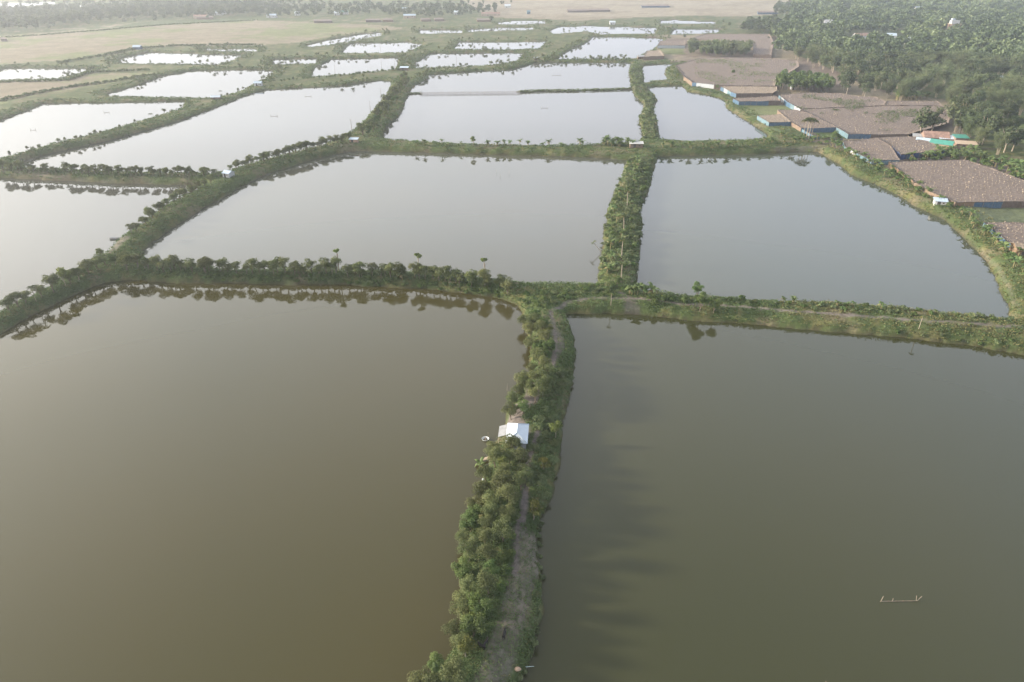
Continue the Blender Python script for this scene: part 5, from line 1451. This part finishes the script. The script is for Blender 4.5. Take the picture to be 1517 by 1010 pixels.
tag(MB().box((0, 0, 0), (1.5, .32, .06), .45).box((.1, .35, .02), (1.3, .22, .05), .5).build('landing_plank', plain('pale_plank', (.42, .33, .25), .85, .15, 3), None, loc=(*G(722, 680, .3), .42)), 'pale landing planks at the water edge below the round tub', 'planks')
for i, (dx, dy, L, a) in enumerate([(0, 0, 2.2, .9), (.5, .3, 1.8, 1.1), (-.4, .5, 1.5, .5), (.2, -.6, 1.6, -.3)]):
    x, y = G(770, 614, 1.7)
    tag(MB().tube([(-L / 2, 0, 0), (L / 2, 0, .08)], .045, 5).build('bamboo_pole', M_stick, None, loc=(x + dx, y + dy, hz1(x + dx, y + dy) + .08)), ['longest bamboo pole on the brown yard above the tin hut', 'bamboo pole lying beside the longest one on the yard', 'short bamboo pole at the left of the yard', 'bamboo pole nearest the hut roof on the yard'][i], 'pole').rotation_euler = (0, 0, a)

# ------------------------------------------------------------------ labels that count along a row or belt
_u = ['', 'first', 'second', 'third', 'fourth', 'fifth', 'sixth', 'seventh', 'eighth', 'ninth', 'tenth', 'eleventh', 'twelfth', 'thirteenth', 'fourteenth', 'fifteenth', 'sixteenth', 'seventeenth', 'eighteenth', 'nineteenth']
_t = ['', '', 'twenty', 'thirty', 'forty', 'fifty', 'sixty', 'seventy', 'eighty', 'ninety']
_tt = ['', '', 'twentieth', 'thirtieth', 'fortieth', 'fiftieth', 'sixtieth', 'seventieth', 'eightieth', 'ninetieth']
def ordw(n):
    if n >= 100: return 'hundred and ' + ordw(n - 100) if n > 100 else 'hundredth'
    if n < 20: return _u[n]
    return _tt[n // 10] if n % 10 == 0 else _t[n // 10] + ' ' + _u[n % 10]
def to_px(o):
    x, y, z = o.location; z = z - CAM_H
    dep = y * math.cos(PITCH) - z * math.sin(PITCH); up = y * math.sin(PITCH) + z * math.cos(PITCH)
    return CX + FPX * x / dep, CY - FPX * up / dep
LBL = {   # group: (axis, words)
 'trees of the lower belt on the front dyke, mango': ('up', '{} grey green mango tree from the bottom, belt below the tin hut'),
 'trees of the lower belt on the front dyke, green': ('up', '{} fresh green tree from the bottom, belt below the tin hut'),
 'trees of the upper belt on the front dyke, mango': ('up', '{} olive mango tree above the tin hut towards the junction'),
 'trees of the upper belt on the front dyke, green': ('up', '{} fresh green tree above the tin hut towards the junction'),
 'mango row along the front left pond': ('right', '{} mango tree from the left in the row behind the front left pond'),
 'bushes below the mango row': ('right', '{} low bush from the left at the foot of the mango row'),
 'small trees on the diagonal dyke': ('right', '{} small tree from the left along the lower diagonal dyke'),
 'banana plants on the diagonal dyke': ('right', '{} banana plant from the left along the lower diagonal dyke'),
 'tree row left of the blue roofed hut': ('right', '{} tree from the left in the row ending at the blue roofed hut'),
 'tree row below the orange hut': ('right', '{} tree from the left in the dense row climbing to the orange hut'),
 'trees behind the orange hut': ('up', '{} tree going up the dyke that climbs away behind the orange hut'),
 'banana plants behind the orange hut': ('up', '{} banana plant going up the dyke that climbs behind the orange hut'),
 'saplings on the long narrow dyke': ('right', '{} sapling from the left on the long narrow dyke at left'),
 'row behind the long left pond': ('right', '{} tiny tree from the left in the dark row behind the long left pond'),
 'banana plants on the bank of the net pond': ('right', '{} banana plant from the left on the near bank of the net pond'),
 'banana stand left of the flat roofed shelter': ('right', '{} banana plant from the left in the stand beside the white roofed shelter'),
 'banana plants on the east pond bank': ('right', '{} banana plant from the left on the near bank of the east pond'),
 'bushes of the central dyke': ('up', '{} vine covered bush going up the central dyke between the middle ponds'),
 'banana plants of the central dyke': ('up', '{} banana plant going up the left half of the central dyke'),
 'banana plants at the foot of the central dyke': ('right', '{} browning banana plant from the left at the foot of the central dyke'),
 'bushes left of the twin trees': ('right', '{} bush from the left behind the footpath left of the twin trees'),
 'small banana plants of the long right dyke': ('right', '{} small banana plant from the left on the right dyke crest'),
 'bushes of the winding dyke': ('up', '{} bush going up the winding dyke between the net and east ponds'),
 'banana belt of the east shore': ('right', '{} banana plant from the left between east shore and sheds'),
 'bushes of the east shore': ('right', '{} bush from the left in the banana belt of the east shore'),
 'banana plants behind the largest betel shed': ('right', '{} tall banana plant from the left behind the largest betel shed'),
 'bamboo of the isolated grove': ('right', '{} bamboo clump from the left in the isolated grove among the sheds'),
 'trees of the grove left of the woodland': ('right', '{} dark tree from the left in the grove beside the woodland'),
 'trees at the far corner of the woodland': ('right', '{} dark tree from the left at the far woodland corner'),
 'trees of the plantation block': ('right', '{} slim tree from the left in the plantation block above the sheds'),
 'silvery banana stand': ('right', '{} silvery banana plant from the left at the woodland foot'),
 'shrubs on the right bank of the front dyke': ('up', '{} dusty shrub from below on the right bank of the front dyke'),
 'waterside bushes along the bare soil': ('up', '{} pale bush from the bottom at the right edge of the soil'),
 'bushes beside the worn path': ('up', '{} low bush from the bottom between mango belt and worn path'),
 'bushes at the dyke junction': ('right', '{} green bush from the left at the junction of the four dykes'),
 'areca palms beside the blue fence': ('right', '{} areca palm from the left in the cluster beside the blue fence'),
 'bushes beyond the right dyke footpath': ('right', '{} bush from the left beyond the footpath of the long right dyke'),
 'bushes on the slope of the right dyke': ('right', '{} bush from the left on the water slope of the right dyke'),
 'bushes behind the largest betel shed': ('right', '{} bush from the left under the bananas behind the largest betel shed'),
 'lighter plants in the lower belt': ('up', '{} lighter plant from the bottom between mangoes of the lower belt'),
 'feeding frames in the far ponds': None,
}
GR = {}
for o in COL.objects:
    g = o.get('group')
    if g and o.parent is None: GR.setdefault(g, []).append(o)
for g, os_ in GR.items():
    c = LBL.get(g)
    if c and len(os_) > 1:
        os_.sort(key=lambda o: to_px(o)[0] if c[0] == 'right' else -to_px(o)[1])
        for i, o in enumerate(os_): o['label'] = c[1].format(ordw(i + 1))
for kw, kind in (('bamboo clumps,', 'pale bamboo clump'), ('dark trees,', 'dark broad tree')):
    bands = {}
    for g, os_ in GR.items():
        if not (g.startswith(kw) and 'woodland' in g): continue
        for o in os_:
            x, y = to_px(o)
            zone = ('behind the farmstead roofs' if x > 1400 and y > 185 else 'in the wood above the farmstead' if x > 1400 and y > 150 else 'high in the wood at the right edge' if x > 1400
                    else 'directly above the shed fields' if y > 125 else 'right of the plantation block' if x > 1225 else 'left of the woodland clearing')
            bands.setdefault(zone, []).append(o)
    for zn, L_ in bands.items():
        L_.sort(key=lambda o: to_px(o)[0])
        for i, o in enumerate(L_): o['label'] = '{} {} from the left {}'.format(ordw(i + 1), kind, zn)
